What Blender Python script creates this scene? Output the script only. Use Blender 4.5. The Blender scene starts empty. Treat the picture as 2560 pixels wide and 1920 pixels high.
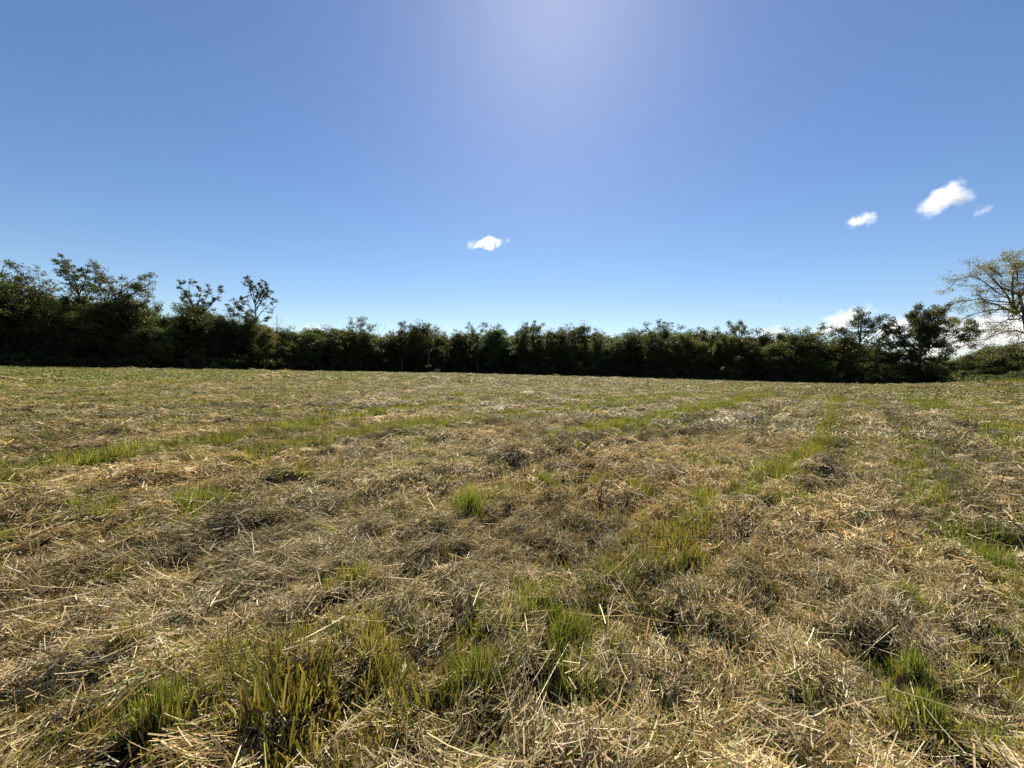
import bpy, math, random
import numpy as np
from mathutils import Matrix, Vector, Euler

sc = bpy.context.scene
COL = sc.collection
RNG = np.random.default_rng(11)
random.seed(5)
R = math.radians

# ------------------------------------------------------------------ camera
EYE = 1.6
PITCH, ROLL = -2.15, 1.3
FPX = 384.0                                   # focal length in pixels of a 1024 wide frame
cam_d = bpy.data.cameras.new('camera')
cam_d.sensor_width = 36.0
cam_d.lens = 36.0 * FPX / 1024.0
cam_d.clip_start = 0.05
cam_d.clip_end = 20000
cam = bpy.data.objects.new('camera', cam_d)
COL.objects.link(cam)
cam.matrix_world = Matrix.Translation((0, 0, EYE)) @ Matrix.Rotation(R(90 + PITCH), 4, 'X') @ Matrix.Rotation(R(ROLL), 4, 'Z')
sc.camera = cam

# ------------------------------------------------------------------ sky and sun
SUN_EL, SUN_AZ = 45.8, 5.0                    # azimuth clockwise from +Y
world = bpy.data.worlds.new('World')
sc.world = world
world.use_nodes = True
nt = world.node_tree
nt.nodes.clear()
sky = nt.nodes.new('ShaderNodeTexSky')
sky.sky_type = 'NISHITA'
sky.sun_disc = False
sky.sun_elevation = R(SUN_EL)
sky.sun_rotation = R(SUN_AZ)
sky.altitude = 150
sky.air_density = 1.0
sky.dust_density = 0.2
sky.ozone_density = 2.2
bg = nt.nodes.new('ShaderNodeBackground')
bg.inputs['Strength'].default_value = 0.065
wo = nt.nodes.new('ShaderNodeOutputWorld')
hsv = nt.nodes.new('ShaderNodeHueSaturation')
hsv.inputs['Hue'].default_value = 0.506
hsv.inputs['Saturation'].default_value = 1.14
nt.links.new(sky.outputs[0], hsv.inputs['Color'])
nt.links.new(hsv.outputs[0], bg.inputs['Color'])
nt.links.new(bg.outputs[0], wo.inputs['Surface'])

sun_d = bpy.data.lights.new('sun', 'SUN')
sun_d.energy = 5.0
sun_d.angle = R(0.53)
sun_d.color = (1.0, 0.91, 0.78)
sun = bpy.data.objects.new('sun', sun_d)
COL.objects.link(sun)
sd = Vector((math.sin(R(SUN_AZ)) * math.cos(R(SUN_EL)), math.cos(R(SUN_AZ)) * math.cos(R(SUN_EL)), math.sin(R(SUN_EL))))
sun.rotation_euler = sd.to_track_quat('Z', 'Y').to_euler()
sun.location = (0, 0, 60)

sc.view_settings.view_transform = 'Standard'
sc.view_settings.look = 'None'
sc.view_settings.gamma = 1.0
sc.view_settings.use_curve_mapping = False
sc.view_settings.exposure = 0.88
sc.cycles.volume_bounces = 8
sc.cycles.max_bounces = 14
sc.cycles.transparent_max_bounces = 12
sc.cycles.transmission_bounces = 6


# ------------------------------------------------------------------ helpers
def tag(o, label=None, cat=None, group=None, kind=None):
    if label: o['label'] = label
    if cat: o['category'] = cat
    if group: o['group'] = group
    if kind: o['kind'] = kind
    return o


def empty(name, loc, rz=0.0, scale=(1, 1, 1)):
    o = bpy.data.objects.new(name, None)
    o.empty_display_size = 0.3
    COL.objects.link(o)
    o.location = loc
    o.rotation_euler = (0, 0, rz)
    o.scale = scale
    return o


def mesh_from(name, verts, faces, mats=None, smooth=False, attrs=None):
    """verts (N,3) array; faces (M,k) array of one arity, or list of such arrays."""
    if not isinstance(faces, list):
        faces = [faces]
    faces = [f for f in faces if len(f)]
    me = bpy.data.meshes.new(name)
    nv = len(verts)
    me.vertices.add(nv)
    me.vertices.foreach_set('co', np.asarray(verts, np.float32).ravel())
    loops = np.concatenate([f.ravel() for f in faces]) if faces else np.zeros(0, int)
    counts = np.concatenate([np.full(len(f), f.shape[1]) for f in faces]) if faces else np.zeros(0, int)
    me.loops.add(len(loops))
    me.loops.foreach_set('vertex_index', loops.astype(np.int32))
    me.polygons.add(len(counts))
    starts = np.concatenate([[0], np.cumsum(counts)[:-1]]) if len(counts) else counts
    me.polygons.foreach_set('loop_start', starts.astype(np.int32))
    if smooth:
        me.polygons.foreach_set('use_smooth', np.ones(len(counts), bool))
    if attrs:
        for an, (typ, data) in attrs.items():
            a = me.attributes.new(an, typ, 'POINT')
            key = {'FLOAT': 'value', 'INT': 'value', 'FLOAT_VECTOR': 'vector', 'FLOAT_COLOR': 'color'}[typ]
            a.data.foreach_set(key, np.asarray(data, np.int32 if typ == 'INT' else np.float32).ravel())
    me.update(calc_edges=True)
    if mats is not None:
        for m in (mats if isinstance(mats, (list, tuple)) else [mats]):
            me.materials.append(m)
    return me


def obj(name, me, parent=None, link=True):
    o = bpy.data.objects.new(name, me)
    if link: COL.objects.link(o)
    if parent: o.parent = parent
    return o


_perm = np.random.default_rng(3).permutation(4096)
_ang = np.random.default_rng(4).random(4096) * 2 * np.pi


def pnoise(x, y, seed=0):
    """2-D gradient noise, about -0.7..0.7"""
    x = np.asarray(x, float); y = np.asarray(y, float)
    xi = np.floor(x).astype(int); yi = np.floor(y).astype(int)
    xf = x - xi; yf = y - yi
    u = xf * xf * xf * (xf * (xf * 6 - 15) + 10)
    v = yf * yf * yf * (yf * (yf * 6 - 15) + 10)

    def g(ix, iy, dx, dy):
        h = _perm[(_perm[(ix + seed * 57) & 4095] + iy) & 4095]
        a = _ang[h]
        return np.cos(a) * dx + np.sin(a) * dy
    a = g(xi, yi, xf, yf); b = g(xi + 1, yi, xf - 1, yf)
    c = g(xi, yi + 1, xf, yf - 1); d = g(xi + 1, yi + 1, xf - 1, yf - 1)
    return (a * (1 - u) + b * u) * (1 - v) + (c * (1 - u) + d * u) * v


def fbm(x, y, oct=4, seed=0, gain=0.5):
    s = 0; a = 1.0
    for k in range(oct):
        s = s + a * pnoise(x * 2 ** k + 13.7 * k, y * 2 ** k - 7.1 * k, seed + k)
        a *= gain
    return s


def smooth(e0, e1, x):
    t = np.clip((x - e0) / (e1 - e0), 0, 1)
    return t * t * (3 - 2 * t)


K = 1024.0 / 2212.0


def horizon(x): return 358.0 + 0.0227 * x


def flat(u, v):
    """point of the flat field seen at (u, v) of the 2212 wide photograph"""
    x, y = u * K, v * K
    Y = EYE * FPX / (y - horizon(x))
    return (x - 512) / FPX * Y, Y


def at(u, Y):
    return ((u * K - 512) / FPX * Y, Y)


def zat(u, v, Y):
    """world height of photo point (u,v) at depth Y"""
    return EYE + (horizon(u * K) - v * K) / FPX * Y


# ------------------------------------------------------------------ the field: stripes, relief
# mown rows as polylines on the ground: (points, half width, kind, strength)
def pl(pts): return np.array([flat(u, v) for u, v in pts])


ROWS = [
    # green strips left between the swaths
    (pl([(-300, 1130), (0, 1030), (300, 985), (560, 945), (900, 880), (1150, 856), (1500, 840), (1700, 832)]), 0.6, 'green', 0.8),
    (pl([(560, 985), (880, 925), (1150, 895), (1400, 872), (1600, 853), (1720, 843)]), 0.8, 'green', 0.75),
    (pl([(1240, 945), (1437, 908), (1559, 882), (1646, 856), (1700, 842)]), 0.6, 'green', 1.1),
    (pl([(1280, 868), (1500, 855), (1660, 843)]), 0.8, 'green', 0.7),
    (pl([(700, 900), (1000, 876), (1280, 858), (1560, 845)]), 0.6, 'green', 0.6),
    (pl([(1180, 1480), (1320, 1300), (1454, 1196), (1594, 1109), (1663, 1057), (1750, 1004), (1803, 952), (1813, 891), (1820, 860), (1822, 846)]), 0.36, 'green', 1.0),
    (pl([(1700, 900), (1740, 870), (1772, 845)]), 0.4, 'green', 0.6),
    (pl([(2500, 1050), (2212, 943), (2064, 900), (1986, 869), (1925, 848)]), 0.65, 'green', 0.95),
    (pl([(2400, 1900), (2260, 1400), (2160, 1200), (2050, 1060), (1990, 960)]), 0.36, 'green', 0.7),
    (pl([(100, 1750), (400, 1620), (700, 1540), (1000, 1460), (1250, 1330), (1400, 1250)]), 0.46, 'green', 1.0),
    (pl([(150, 1130), (450, 1095), (760, 1060), (1000, 1010), (1240, 960), (1500, 915)]), 0.30, 'green', 0.5),
    (pl([(900, 1130), (1200, 1060), (1400, 1075), (1620, 1095)]), 0.3, 'green', 0.5),
    (pl([(-300, 1010), (200, 945), (600, 900), (900, 862), (1200, 843)]), 0.9, 'green', 0.5),
    # ridges of raked hay and wheel tracks
    (pl([(-400, 1500), (0, 1330), (400, 1200), (800, 1090), (1150, 1000), (1400, 960), (1541, 935), (1646, 908), (1715, 873), (1754, 843)]), 0.20, 'ridge', 1.1),
    (pl([(1150, 980), (1440, 922), (1570, 892), (1680, 858), (1722, 843)]), 0.22, 'ridge', 1.0),
    (pl([(1300, 885), (1500, 866), (1640, 849), (1680, 842)]), 0.3, 'ridge', 0.9),
    (pl([(1120, 875), (1360, 862), (1560, 848)]), 0.4, 'ridge', 0.8),
    (pl([(1620, 960), (1720, 905), (1765, 870), (1790, 843)]), 0.16, 'ridge', 0.8),
    (pl([(1560, 1180), (1700, 1075), (1800, 1020), (1826, 960), (1834, 900), (1836, 848)]), 0.15, 'ridge', 1.1),
    (pl([(2180, 1180), (2100, 1090), (2030, 1010), (1960, 930), (1915, 880), (1890, 850)]), 0.16, 'ridge', 1.0),
    (pl([(2300, 1130), (2180, 1030), (2060, 950), (1980, 900), (1915, 856)]), 0.18, 'ridge', 0.9),
    (pl([(2350, 1010), (2150, 940), (2030, 905), (1950, 870)]), 0.2, 'ridge', 0.7),
    (pl([(-200, 1230), (100, 1110), (500, 1010), (900, 940), (1200, 905)]), 0.25, 'ridge', 0.7),
    (pl([(0, 985), (300, 940), (600, 905), (850, 880)]), 0.4, 'ridge', 0.9),
    (pl([(-200, 900), (300, 890), (700, 880), (1100, 862), (1350, 845)]), 0.7, 'ridge', 0.9),
]


def poly_dist(x, y, P):
    best = np.full(np.shape(x), 1e9)
    for (ax, ay), (bx, by) in zip(P[:-1], P[1:]):
        dx, dy = bx - ax, by - ay
        t = np.clip(((x - ax) * dx + (y - ay) * dy) / (dx * dx + dy * dy), 0, 1)
        best = np.minimum(best, np.hypot(x - ax - t * dx, y - ay - t * dy))
    return best


TUFTS = [
    (1015, 1118, .17, .26, 230, .08, 'lush dark green grass tuft leaning right, largest in the middle of the field'),
    (985, 1030, .19, .17, 190, .15, 'round yellow-green tuft with dark shadow in front, just behind the large dark one'),
    (1388, 1078, .17, .16, 200, .18, 'broad yellow-green grass tuft right of the middle, edged by dark hay'),
    (1175, 1058, .15, .14, 160, .2, 'low spreading yellow-green tuft between the large dark tuft and the broad one'),
    (1535, 1098, .11, .13, 120, .25, 'small light green tuft just left of the bright green pair'),
    (1612, 1108, .09, .15, 120, .2, 'upright light green tuft beside a dark hollow right of the middle'),
    (1700, 1052, .17, .14, 190, .1, 'bright green flat tuft on the mown row right of the middle'),
    (908, 925, .28, .2, 180, .15, 'green tuft far out in the field, small, above the middle of the field'),
    (1240, 982, .14, .2, 120, .15, 'small pointed green tuft standing alone below the tree line middle'),
    (435, 1100, .22, .17, 200, .2, 'wide yellow-green tuft in the left part of the field'),
    (255, 1118, .14, .13, 120, .3, 'low yellow-green tuft left of the wide one'),
    (700, 1168, .08, .10, 80, .1, 'tiny bright green tuft on hay left of the middle'),
    (1250, 1400, .13, .2, 200, .3, 'long dark green blades leaning over in the near centre'),
    (1040, 1490, .14, .21, 240, .5, 'tall golden-brown stubble clump in the bottom centre'),
    (2015, 1500, .07, .14, 110, .05, 'upright bright green blades near the bottom right corner'),
    (2045, 1600, .09, .13, 150, .1, 'dense low green clump at the bottom right, nearest the camera there'),
    (2165, 1240, .16, .2, 220, .1, 'tall green patch near the right edge of the field'),
    (1985, 1330, .10, .14, 130, .15, 'dark green blades beside a black hollow on the right'),
    (330, 1640, .12, .14, 200, .2, 'green clump at the bottom edge left of centre'),
    (770, 1290, .11, .12, 130, .2, 'dark green tuft sunk in the hay left of the middle foreground'),
]
RD = np.array((math.sin(R(41)), math.cos(R(41))))       # direction of the mown rows
RN = np.array((RD[1], -RD[0]))


def fields(x, y):
    """greenness 0..1, ridge 0..1, base terrain z, lump z"""
    x = np.asarray(x, float); y = np.asarray(y, float)
    wob = 0.14 * fbm(x * 0.35, y * 0.35, 2, 21)
    green = np.zeros(x.shape); ridge = np.zeros(x.shape)
    wx, wy = x + wob, y + 0.7 * wob
    r = np.hypot(x, y)
    for P, w, kind, s in ROWS:
        d = poly_dist(wx, wy, P)
        w2 = w * (1 + 0.0015 * r)
        f = s * np.exp(-(d / w2) ** 2)
        if kind == 'green': green = np.maximum(green, f)
        else: ridge = np.maximum(ridge, f)
    a = (x * RD[0] + y * RD[1]); b = (x * RN[0] + y * RN[1])
    # parallel mower marks everywhere, fading out near the camera
    per = 0.5 + 0.5 * np.sin(b * 2 * np.pi / 1.75 + 1.6 * fbm(x * 0.07, y * 0.07, 2, 5))
    ridge = np.maximum(ridge, 0.6 * per ** 4 * smooth(5, 14, r))
    rowtone = per - 0.5
    patch = fbm(x * 0.55, y * 0.55, 3, 9)
    green = green * np.clip(0.95 + 1.1 * patch, 0.5, 1.5)
    green = green + 0.34 * smooth(0.12, 0.5, fbm(x * 0.8, y * 0.8, 3, 31)) + 0.38 * smooth(-0.1, 0.45, fbm(x * 0.06, y * 0.1, 3, 17)) * smooth(10, 32, r)
    green = green + 0.42 * np.clip(1 - per - 0.3, 0, 1) * smooth(6, 18, r) * np.clip(.8 + 1.5 * fbm(x * .1, y * .1, 2, 33), .2, 1.5)
    # the left far field is mown shorter and greener-brown
    green = green + 0.14 * smooth(10, 40, r) * smooth(5, -25, x)
    for (tu, tv, trad, *_r) in TUFTS:
        tx, ty = flat(tu, tv)
        green = np.maximum(green, 1.3 * np.exp(-(np.hypot(x - tx, y - ty) / (trad * 1.25)) ** 4))
    green = np.clip(green * (1 - .7 * smooth(.3, .9, ridge)), 0, 1.3)
    hol = smooth(0.16, 0.42, fbm(a * 1.2 + 9, b * 2.0, 3, 55)) * (1 - smooth(.5, 1.1, green))
    z0 = 1.7 * np.exp(-(((x - 68) / 13.0) ** 2 + ((y - 44) / 18.0) ** 2)) - 0.12 * smooth(35, 80, r) + 0.10 * fbm(x * 0.05, y * 0.05, 2, 40) * smooth(4, 20, r)
    lump = 0.055 * fbm(a * 0.9, b * 1.9, 4, 2, 0.55) - 0.06 * np.abs(fbm(a * 1.1 + 3, b * 2.3, 3, 14)) + 0.09 * fbm(a * 0.75 + 0.4 * wob, b * 2.9, 2, 18) * (1 - 0.5 * smooth(15, 40, r)) + (0.065 * fbm(x * 3.2, y * 3.2, 3, 15) + 0.105 * fbm(a * 2.8, b * 5.0, 3, 16)) * (1 - 0.75 * smooth(9, 25, r)) + 0.16 * ridge * (0.7 + 0.9 * fbm(x * 1.2, y * 1.2, 2, 77)) + 0.03
    lump = lump * (1 - 0.45 * smooth(5, 14, r))
    lump = lump - 0.09 * hol * (1 - 0.5 * ridge)
    return green, ridge, z0, lump, hol


def rowtone(x, y):
    """-0.5..0.5 across the parallel mown rows, away from the camera only"""
    b = x * RN[0] + y * RN[1]
    return 0.5 * np.sin(b * 2 * np.pi / 1.75 + 1.6 * fbm(x * 0.07, y * 0.07, 2, 5)) * smooth(5, 14, np.hypot(x, y))


def height(x, y):
    g, rr, z0, l, h = fields(x, y)
    return z0 + l


# ------------------------------------------------------------------ materials
def new_mat(name):
    m = bpy.data.materials.new(name)
    m.use_nodes = True
    m.node_tree.nodes.clear()
    return m, m.node_tree


def leafy_mat(name, trans=0.35, rough=0.55, attr='col', inst=False, tcol=(1, 1, 1), spec=0.3, rand=0.0):
    """diffuse + gloss front, light let through the blade; colour per blade from a mesh attribute"""
    m, t = new_mat(name)
    N = t.nodes.new; L = t.links.new
    a = N('ShaderNodeAttribute'); a.attribute_name = attr
    col = a.outputs['Color']
    if inst:
        b = N('ShaderNodeAttribute'); b.attribute_type = 'INSTANCER'; b.attribute_name = 'tint'
        mx = N('ShaderNodeMix'); mx.data_type = 'RGBA'; mx.blend_type = 'MULTIPLY'; mx.inputs[0].default_value = 1
        L(col, mx.inputs[6]); L(b.outputs['Color'], mx.inputs[7]); col = mx.outputs[2]
    if rand:
        oi = N('ShaderNodeObjectInfo')
        mr = N('ShaderNodeMapRange'); mr.inputs[3].default_value = 1 - rand; mr.inputs[4].default_value = 1 + rand
        L(oi.outputs['Random'], mr.inputs[0])
        hs = N('ShaderNodeHueSaturation')
        L(mr.outputs[0], hs.inputs['Value']); L(col, hs.inputs['Color'])
        mr2 = N('ShaderNodeMapRange'); mr2.inputs[3].default_value = 0.5 - rand * 0.09; mr2.inputs[4].default_value = 0.5 + rand * 0.07
        wn = N('ShaderNodeMath'); wn.operation = 'FRACT'
        ml = N('ShaderNodeMath'); ml.operation = 'MULTIPLY'; ml.inputs[1].default_value = 17.31
        L(oi.outputs['Random'], ml.inputs[0]); L(ml.outputs[0], wn.inputs[0]); L(wn.outputs[0], mr2.inputs[0])
        L(mr2.outputs[0], hs.inputs['Hue'])
        col = hs.outputs[0]
    p = N('ShaderNodeBsdfPrincipled')
    p.inputs['Roughness'].default_value = rough
    p.inputs['Specular IOR Level'].default_value = spec
    L(col, p.inputs['Base Color'])
    tr = N('ShaderNodeBsdfTranslucent')
    tm = N('ShaderNodeMix'); tm.data_type = 'RGBA'; tm.blend_type = 'MULTIPLY'; tm.inputs[0].default_value = 1
    tm.inputs[7].default_value = (*tcol, 1)
    L(col, tm.inputs[6]); L(tm.outputs[2], tr.inputs['Color'])
    ms = N('ShaderNodeMixShader'); ms.inputs[0].default_value = trans
    L(p.outputs[0], ms.inputs[1]); L(tr.outputs[0], ms.inputs[2])
    o = N('ShaderNodeOutputMaterial'); L(ms.outputs[0], o.inputs['Surface'])
    return m


M_HAY = leafy_mat('dry_hay', 0.25, 0.55, inst=True, tcol=(1.15, 1.0, 0.7), spec=0.22)
M_GRASS = leafy_mat('green_grass', 0.5, 0.4, inst=True, tcol=(1.35, 1.42, 0.6), spec=0.4)
M_TUFT = leafy_mat('green_tuft', 0.5, 0.4, inst=False, tcol=(1.35, 1.42, 0.6), spec=0.4)
M_LEAF = leafy_mat('tree_leaves', 0.42, 0.5, tcol=(1.4, 1.45, 0.5), spec=0.22, rand=0.48)
M_LEAF1 = leafy_mat('yellowing_leaves', 0.40, 0.5, tcol=(1.5, 1.3, 0.5), spec=0.4)


def bark_mat(name, c1, c2):
    m, t = new_mat(name)
    N = t.nodes.new; L = t.links.new
    tc = N('ShaderNodeTexCoord'); mp = N('ShaderNodeMapping'); mp.inputs['Scale'].default_value = (6, 6, 1.2)
    nz = N('ShaderNodeTexNoise'); nz.inputs['Scale'].default_value = 2.5; nz.inputs['Detail'].default_value = 6
    cr = N('ShaderNodeValToRGB')
    cr.color_ramp.elements[0].position = 0.3; cr.color_ramp.elements[0].color = (*c1, 1)
    cr.color_ramp.elements[1].position = 0.7; cr.color_ramp.elements[1].color = (*c2, 1)
    p = N('ShaderNodeBsdfPrincipled'); p.inputs['Roughness'].default_value = 0.9
    bp = N('ShaderNodeBump'); bp.inputs['Strength'].default_value = 0.6; bp.inputs['Distance'].default_value = 0.05
    L(tc.outputs['Object'], mp.inputs[0]); L(mp.outputs[0], nz.inputs['Vector']); L(nz.outputs[0], cr.inputs[0])
    L(cr.outputs[0], p.inputs['Base Color']); L(nz.outputs[0], bp.inputs['Height']); L(bp.outputs[0], p.inputs['Normal'])
    o = N('ShaderNodeOutputMaterial'); L(p.outputs[0], o.inputs['Surface'])
    return m


M_BARK = bark_mat('bark', (0.03, 0.026, 0.02), (0.085, 0.072, 0.058))


def ground_mat():
    m, t = new_mat('mown_field')
    N = t.nodes.new; L = t.links.new
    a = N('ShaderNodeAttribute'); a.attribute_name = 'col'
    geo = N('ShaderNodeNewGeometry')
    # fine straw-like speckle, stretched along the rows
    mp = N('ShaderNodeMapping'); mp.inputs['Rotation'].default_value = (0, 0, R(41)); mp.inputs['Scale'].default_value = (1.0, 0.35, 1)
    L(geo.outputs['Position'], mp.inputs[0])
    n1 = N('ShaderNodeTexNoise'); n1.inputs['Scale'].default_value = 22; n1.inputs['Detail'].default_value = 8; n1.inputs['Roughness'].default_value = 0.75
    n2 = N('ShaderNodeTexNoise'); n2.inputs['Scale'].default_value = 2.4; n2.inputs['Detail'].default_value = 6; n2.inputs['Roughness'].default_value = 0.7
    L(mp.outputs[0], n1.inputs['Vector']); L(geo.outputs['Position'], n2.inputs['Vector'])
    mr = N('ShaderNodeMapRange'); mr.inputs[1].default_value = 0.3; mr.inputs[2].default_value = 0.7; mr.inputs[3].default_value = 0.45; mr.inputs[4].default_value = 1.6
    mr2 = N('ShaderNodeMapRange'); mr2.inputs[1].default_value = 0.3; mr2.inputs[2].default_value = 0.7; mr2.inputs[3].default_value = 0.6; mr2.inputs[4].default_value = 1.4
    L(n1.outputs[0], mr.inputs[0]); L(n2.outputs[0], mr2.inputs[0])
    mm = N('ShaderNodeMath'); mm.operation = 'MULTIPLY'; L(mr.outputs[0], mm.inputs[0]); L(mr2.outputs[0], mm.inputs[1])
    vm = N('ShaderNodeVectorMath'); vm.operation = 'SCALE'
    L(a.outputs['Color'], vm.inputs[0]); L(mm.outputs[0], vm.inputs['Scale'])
    p = N('ShaderNodeBsdfPrincipled'); p.inputs['Roughness'].default_value = 0.95; p.inputs['Specular IOR Level'].default_value = 0.1
    L(vm.outputs[0], p.inputs['Base Color'])
    bp = N('ShaderNodeBump'); bp.inputs['Strength'].default_value = 1.0; bp.inputs['Distance'].default_value = 0.06
    L(mm.outputs[0], bp.inputs['Height']); L(bp.outputs[0], p.inputs['Normal'])
    o = N('ShaderNodeOutputMaterial'); L(p.outputs[0], o.inputs['Surface'])
    return m


M_GROUND = ground_mat()

# ------------------------------------------------------------------ ground sheet
EDGE = np.array([(-190, 10), (-150, 35), (-122, 60), (-103, 77), (-76, 90), (-61, 101), (-38, 118), (-17, 129), (13, 122), (50, 108), (69, 93), (84, 87), (104, 84), (130, 80), (170, 60)])
# where the wood begins (x, y)


def wood_depth(x, y):
    """metres behind the wood edge measured along y (positive = inside the wood)"""
    return y - np.interp(x, EDGE[:, 0], EDGE[:, 1])


def build_ground():
    az = np.concatenate([np.arange(-78, 78, 0.30), np.arange(78, 282, 3.0)])
    az = np.radians(az)
    rr = [0.35]
    while rr[-1] < 160: rr.append(rr[-1] * 1.0115)
    while rr[-1] < 6000: rr.append(rr[-1] * 1.12)
    rr = np.array(rr)
    A, Q = np.meshgrid(az, rr)
    X = (Q * np.sin(A)).ravel(); Y = (Q * np.cos(A)).ravel()
    g, rid, z0, l, hol = fields(X, Y)
    q = Q.ravel()
    Z = z0 + l * (1 - smooth(120, 200, q))
    X = np.append(X, 0); Y = np.append(Y, 0); Z = np.append(Z, 0.0)
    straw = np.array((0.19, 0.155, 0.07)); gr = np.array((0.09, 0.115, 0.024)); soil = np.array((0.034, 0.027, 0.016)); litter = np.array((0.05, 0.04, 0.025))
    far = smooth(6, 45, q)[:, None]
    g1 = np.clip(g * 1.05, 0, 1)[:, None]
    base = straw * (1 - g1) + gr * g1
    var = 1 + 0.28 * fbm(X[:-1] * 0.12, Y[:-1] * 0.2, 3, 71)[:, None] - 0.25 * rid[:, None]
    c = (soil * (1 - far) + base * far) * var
    wd = smooth(-1.5, 2.5, wood_depth(X[:-1], Y[:-1]) + 1.5 * fbm(X[:-1] * .2, Y[:-1] * .2, 2, 8))[:, None]
    c = c * (1 - wd) + litter * wd
    c = np.vstack([c, soil])
    cols = np.ones((len(X), 4)); cols[:, :3] = np.clip(c, 0.01, 1)
    n, k = len(az), len(rr)
    i = np.arange(k - 1)[:, None] * n; j = np.arange(n)[None, :]; j2 = (j + 1) % n
    f = np.stack([(i + j), (i + j2), (i + n + j2), (i + n + j)], -1).reshape(-1, 4)[:, ::-1]
    cen = len(X) - 1
    jj = np.arange(n)
    f3 = np.stack([np.full(n, cen), (jj + 1) % n, jj], -1)
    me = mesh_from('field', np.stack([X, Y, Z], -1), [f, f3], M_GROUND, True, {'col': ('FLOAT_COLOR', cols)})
    o = obj('field', me)
    tag(o, 'wide mown hay field with straw coloured swaths and green strips', kind='structure')
    return o


build_ground()


# ------------------------------------------------------------------ straw and blades
def ribbons(base, azim, pitch, length, width, bend, twist, segs=2, taper=True, col=None, seedflat=None):
    """bent ribbons as one mesh. returns verts, quads, colour"""
    n = len(length)
    d = np.stack([np.cos(pitch) * np.cos(azim), np.cos(pitch) * np.sin(azim), np.sin(pitch)], -1)
    side = np.stack([-np.sin(azim), np.cos(azim), np.zeros(n)], -1)
    up = np.cross(d, side)
    wdir = side * np.cos(twist)[:, None] + up * np.sin(twist)[:, None]
    nrm = np.cross(wdir, d)
    V = np.zeros((n, segs + 1, 2, 3))
    for s in range(segs + 1):
        t = s / segs
        c = base + d * (length * t)[:, None] - np.array((0, 0, 1.0)) * 0 + bend[:, None] * nrm * (length * t * t)[:, None]
        w = width * ((1 - 0.85 * t ** 1.5) if taper else 1.0) * 0.5
        V[:, s, 0] = c - wdir * w[:, None]
        V[:, s, 1] = c + wdir * w[:, None]
    V = V.reshape(-1, 3)
    b = (np.arange(n) * (segs + 1) * 2)[:, None]
    F = []
    for s in range(segs):
        F.append(b + np.array([[2 * s, 2 * s + 1, 2 * s + 3, 2 * s + 2]]))
    F = np.concatenate(F, 0)
    C = np.repeat(col, (segs + 1) * 2, axis=0)
    return V, F, C


STRAW = np.array([(0.58, 0.48, 0.28), (0.46, 0.36, 0.19), (0.26, 0.19, 0.095), (0.12, 0.085, 0.042), (0.54, 0.48, 0.33), (0.29, 0.28, 0.10), (0.74, 0.65, 0.44)])
STRAW = STRAW * 1.14
STRAWP = np.array([.22, .18, .18, .18, .08, .09, .07]); STRAWP = STRAWP / STRAWP.sum()


def rgba(c, n=None):
    a = np.ones((len(c), 4)); a[:, :3] = c
    return a


def hay_clump(name, n, rad, lmin, lmax, wmin, wmax, thick, aligned, seed, greenish=0.0):
    g = np.random.default_rng(seed)
    r = rad * np.sqrt(g.random(n)); th = g.random(n) * 2 * np.pi
    length = lmin + (lmax - lmin) * g.random(n) ** 2.0
    azim = (g.normal(0, 0.42, n) + np.pi * (g.random(n) < .5)) if aligned else g.random(n) * 2 * np.pi
    pitch = g.normal(0.05, 0.20, n)
    base = np.stack([r * np.cos(th), r * np.sin(th), thick * g.random(n) ** 1.4], -1)
    base[:, :2] -= (length * .5)[:, None] * np.stack([np.cos(azim), np.sin(azim)], -1)
    col = STRAW[g.choice(len(STRAW), n, p=STRAWP)] * g.uniform(.75, 1.2, n)[:, None]
    if greenish:
        k = g.random(n) < greenish
        col[k] = np.array((0.13, 0.16, 0.04)) * g.uniform(.7, 1.4, k.sum())[:, None]
    V, F, C = ribbons(base, azim, pitch, length, g.uniform(wmin, wmax, n), g.normal(0, 0.26, n), g.normal(0, 0.7, n), 3, False, rgba(col))
    me = mesh_from(name, V, F, M_HAY, False, {'col': ('FLOAT_COLOR', C)})
    return obj(name, me, link=False)



def hay_wad(name, n, rad, hgt, lmin, lmax, wmin, wmax, aligned, seed, greenish=0.1):
    """a matted handful of hay that domes up and throws shade"""
    g = np.random.default_rng(seed)
    r = rad * np.sqrt(g.random(n)); th = g.random(n) * 2 * np.pi
    length = lmin + (lmax - lmin) * g.random(n) ** 1.8
    azim = (g.normal(0, 0.5, n) + np.pi * (g.random(n) < .5)) if aligned else g.random(n) * 2 * np.pi
    q = 1 + .35 * np.sin(3 * th + seed) + .2 * np.sin(5 * th + 2 * seed)
    z = hgt * np.clip(1 - (r / rad) ** 2, 0, 1) * q * g.uniform(.75, 1.08, n)
    pitch = -np.arctan(2 * hgt * q * r / rad ** 2 * np.cos(azim - th)) * .8 + g.normal(0, .2, n)
    base = np.stack([r * np.cos(th), r * np.sin(th), z], -1)
    d = np.stack([np.cos(pitch) * np.cos(azim), np.cos(pitch) * np.sin(azim), np.sin(pitch)], -1)
    base -= d * (length * .5)[:, None]
    col = STRAW[g.choice(len(STRAW), n, p=STRAWP)] * g.uniform(.7, 1.2, n)[:, None]
    k = g.random(n) < greenish
    col[k] = np.array((0.13, 0.16, 0.04)) * g.uniform(.7, 1.4, k.sum())[:, None]
    V, F, C = ribbons(base, azim, pitch, length, g.uniform(wmin, wmax, n), -np.abs(g.normal(0, 0.3, n)), g.normal(0, 0.6, n), 3, False, rgba(col))
    return obj(name, mesh_from(name, V, F, M_HAY, False, {'col': ('FLOAT_COLOR', C)}), link=False)


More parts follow.
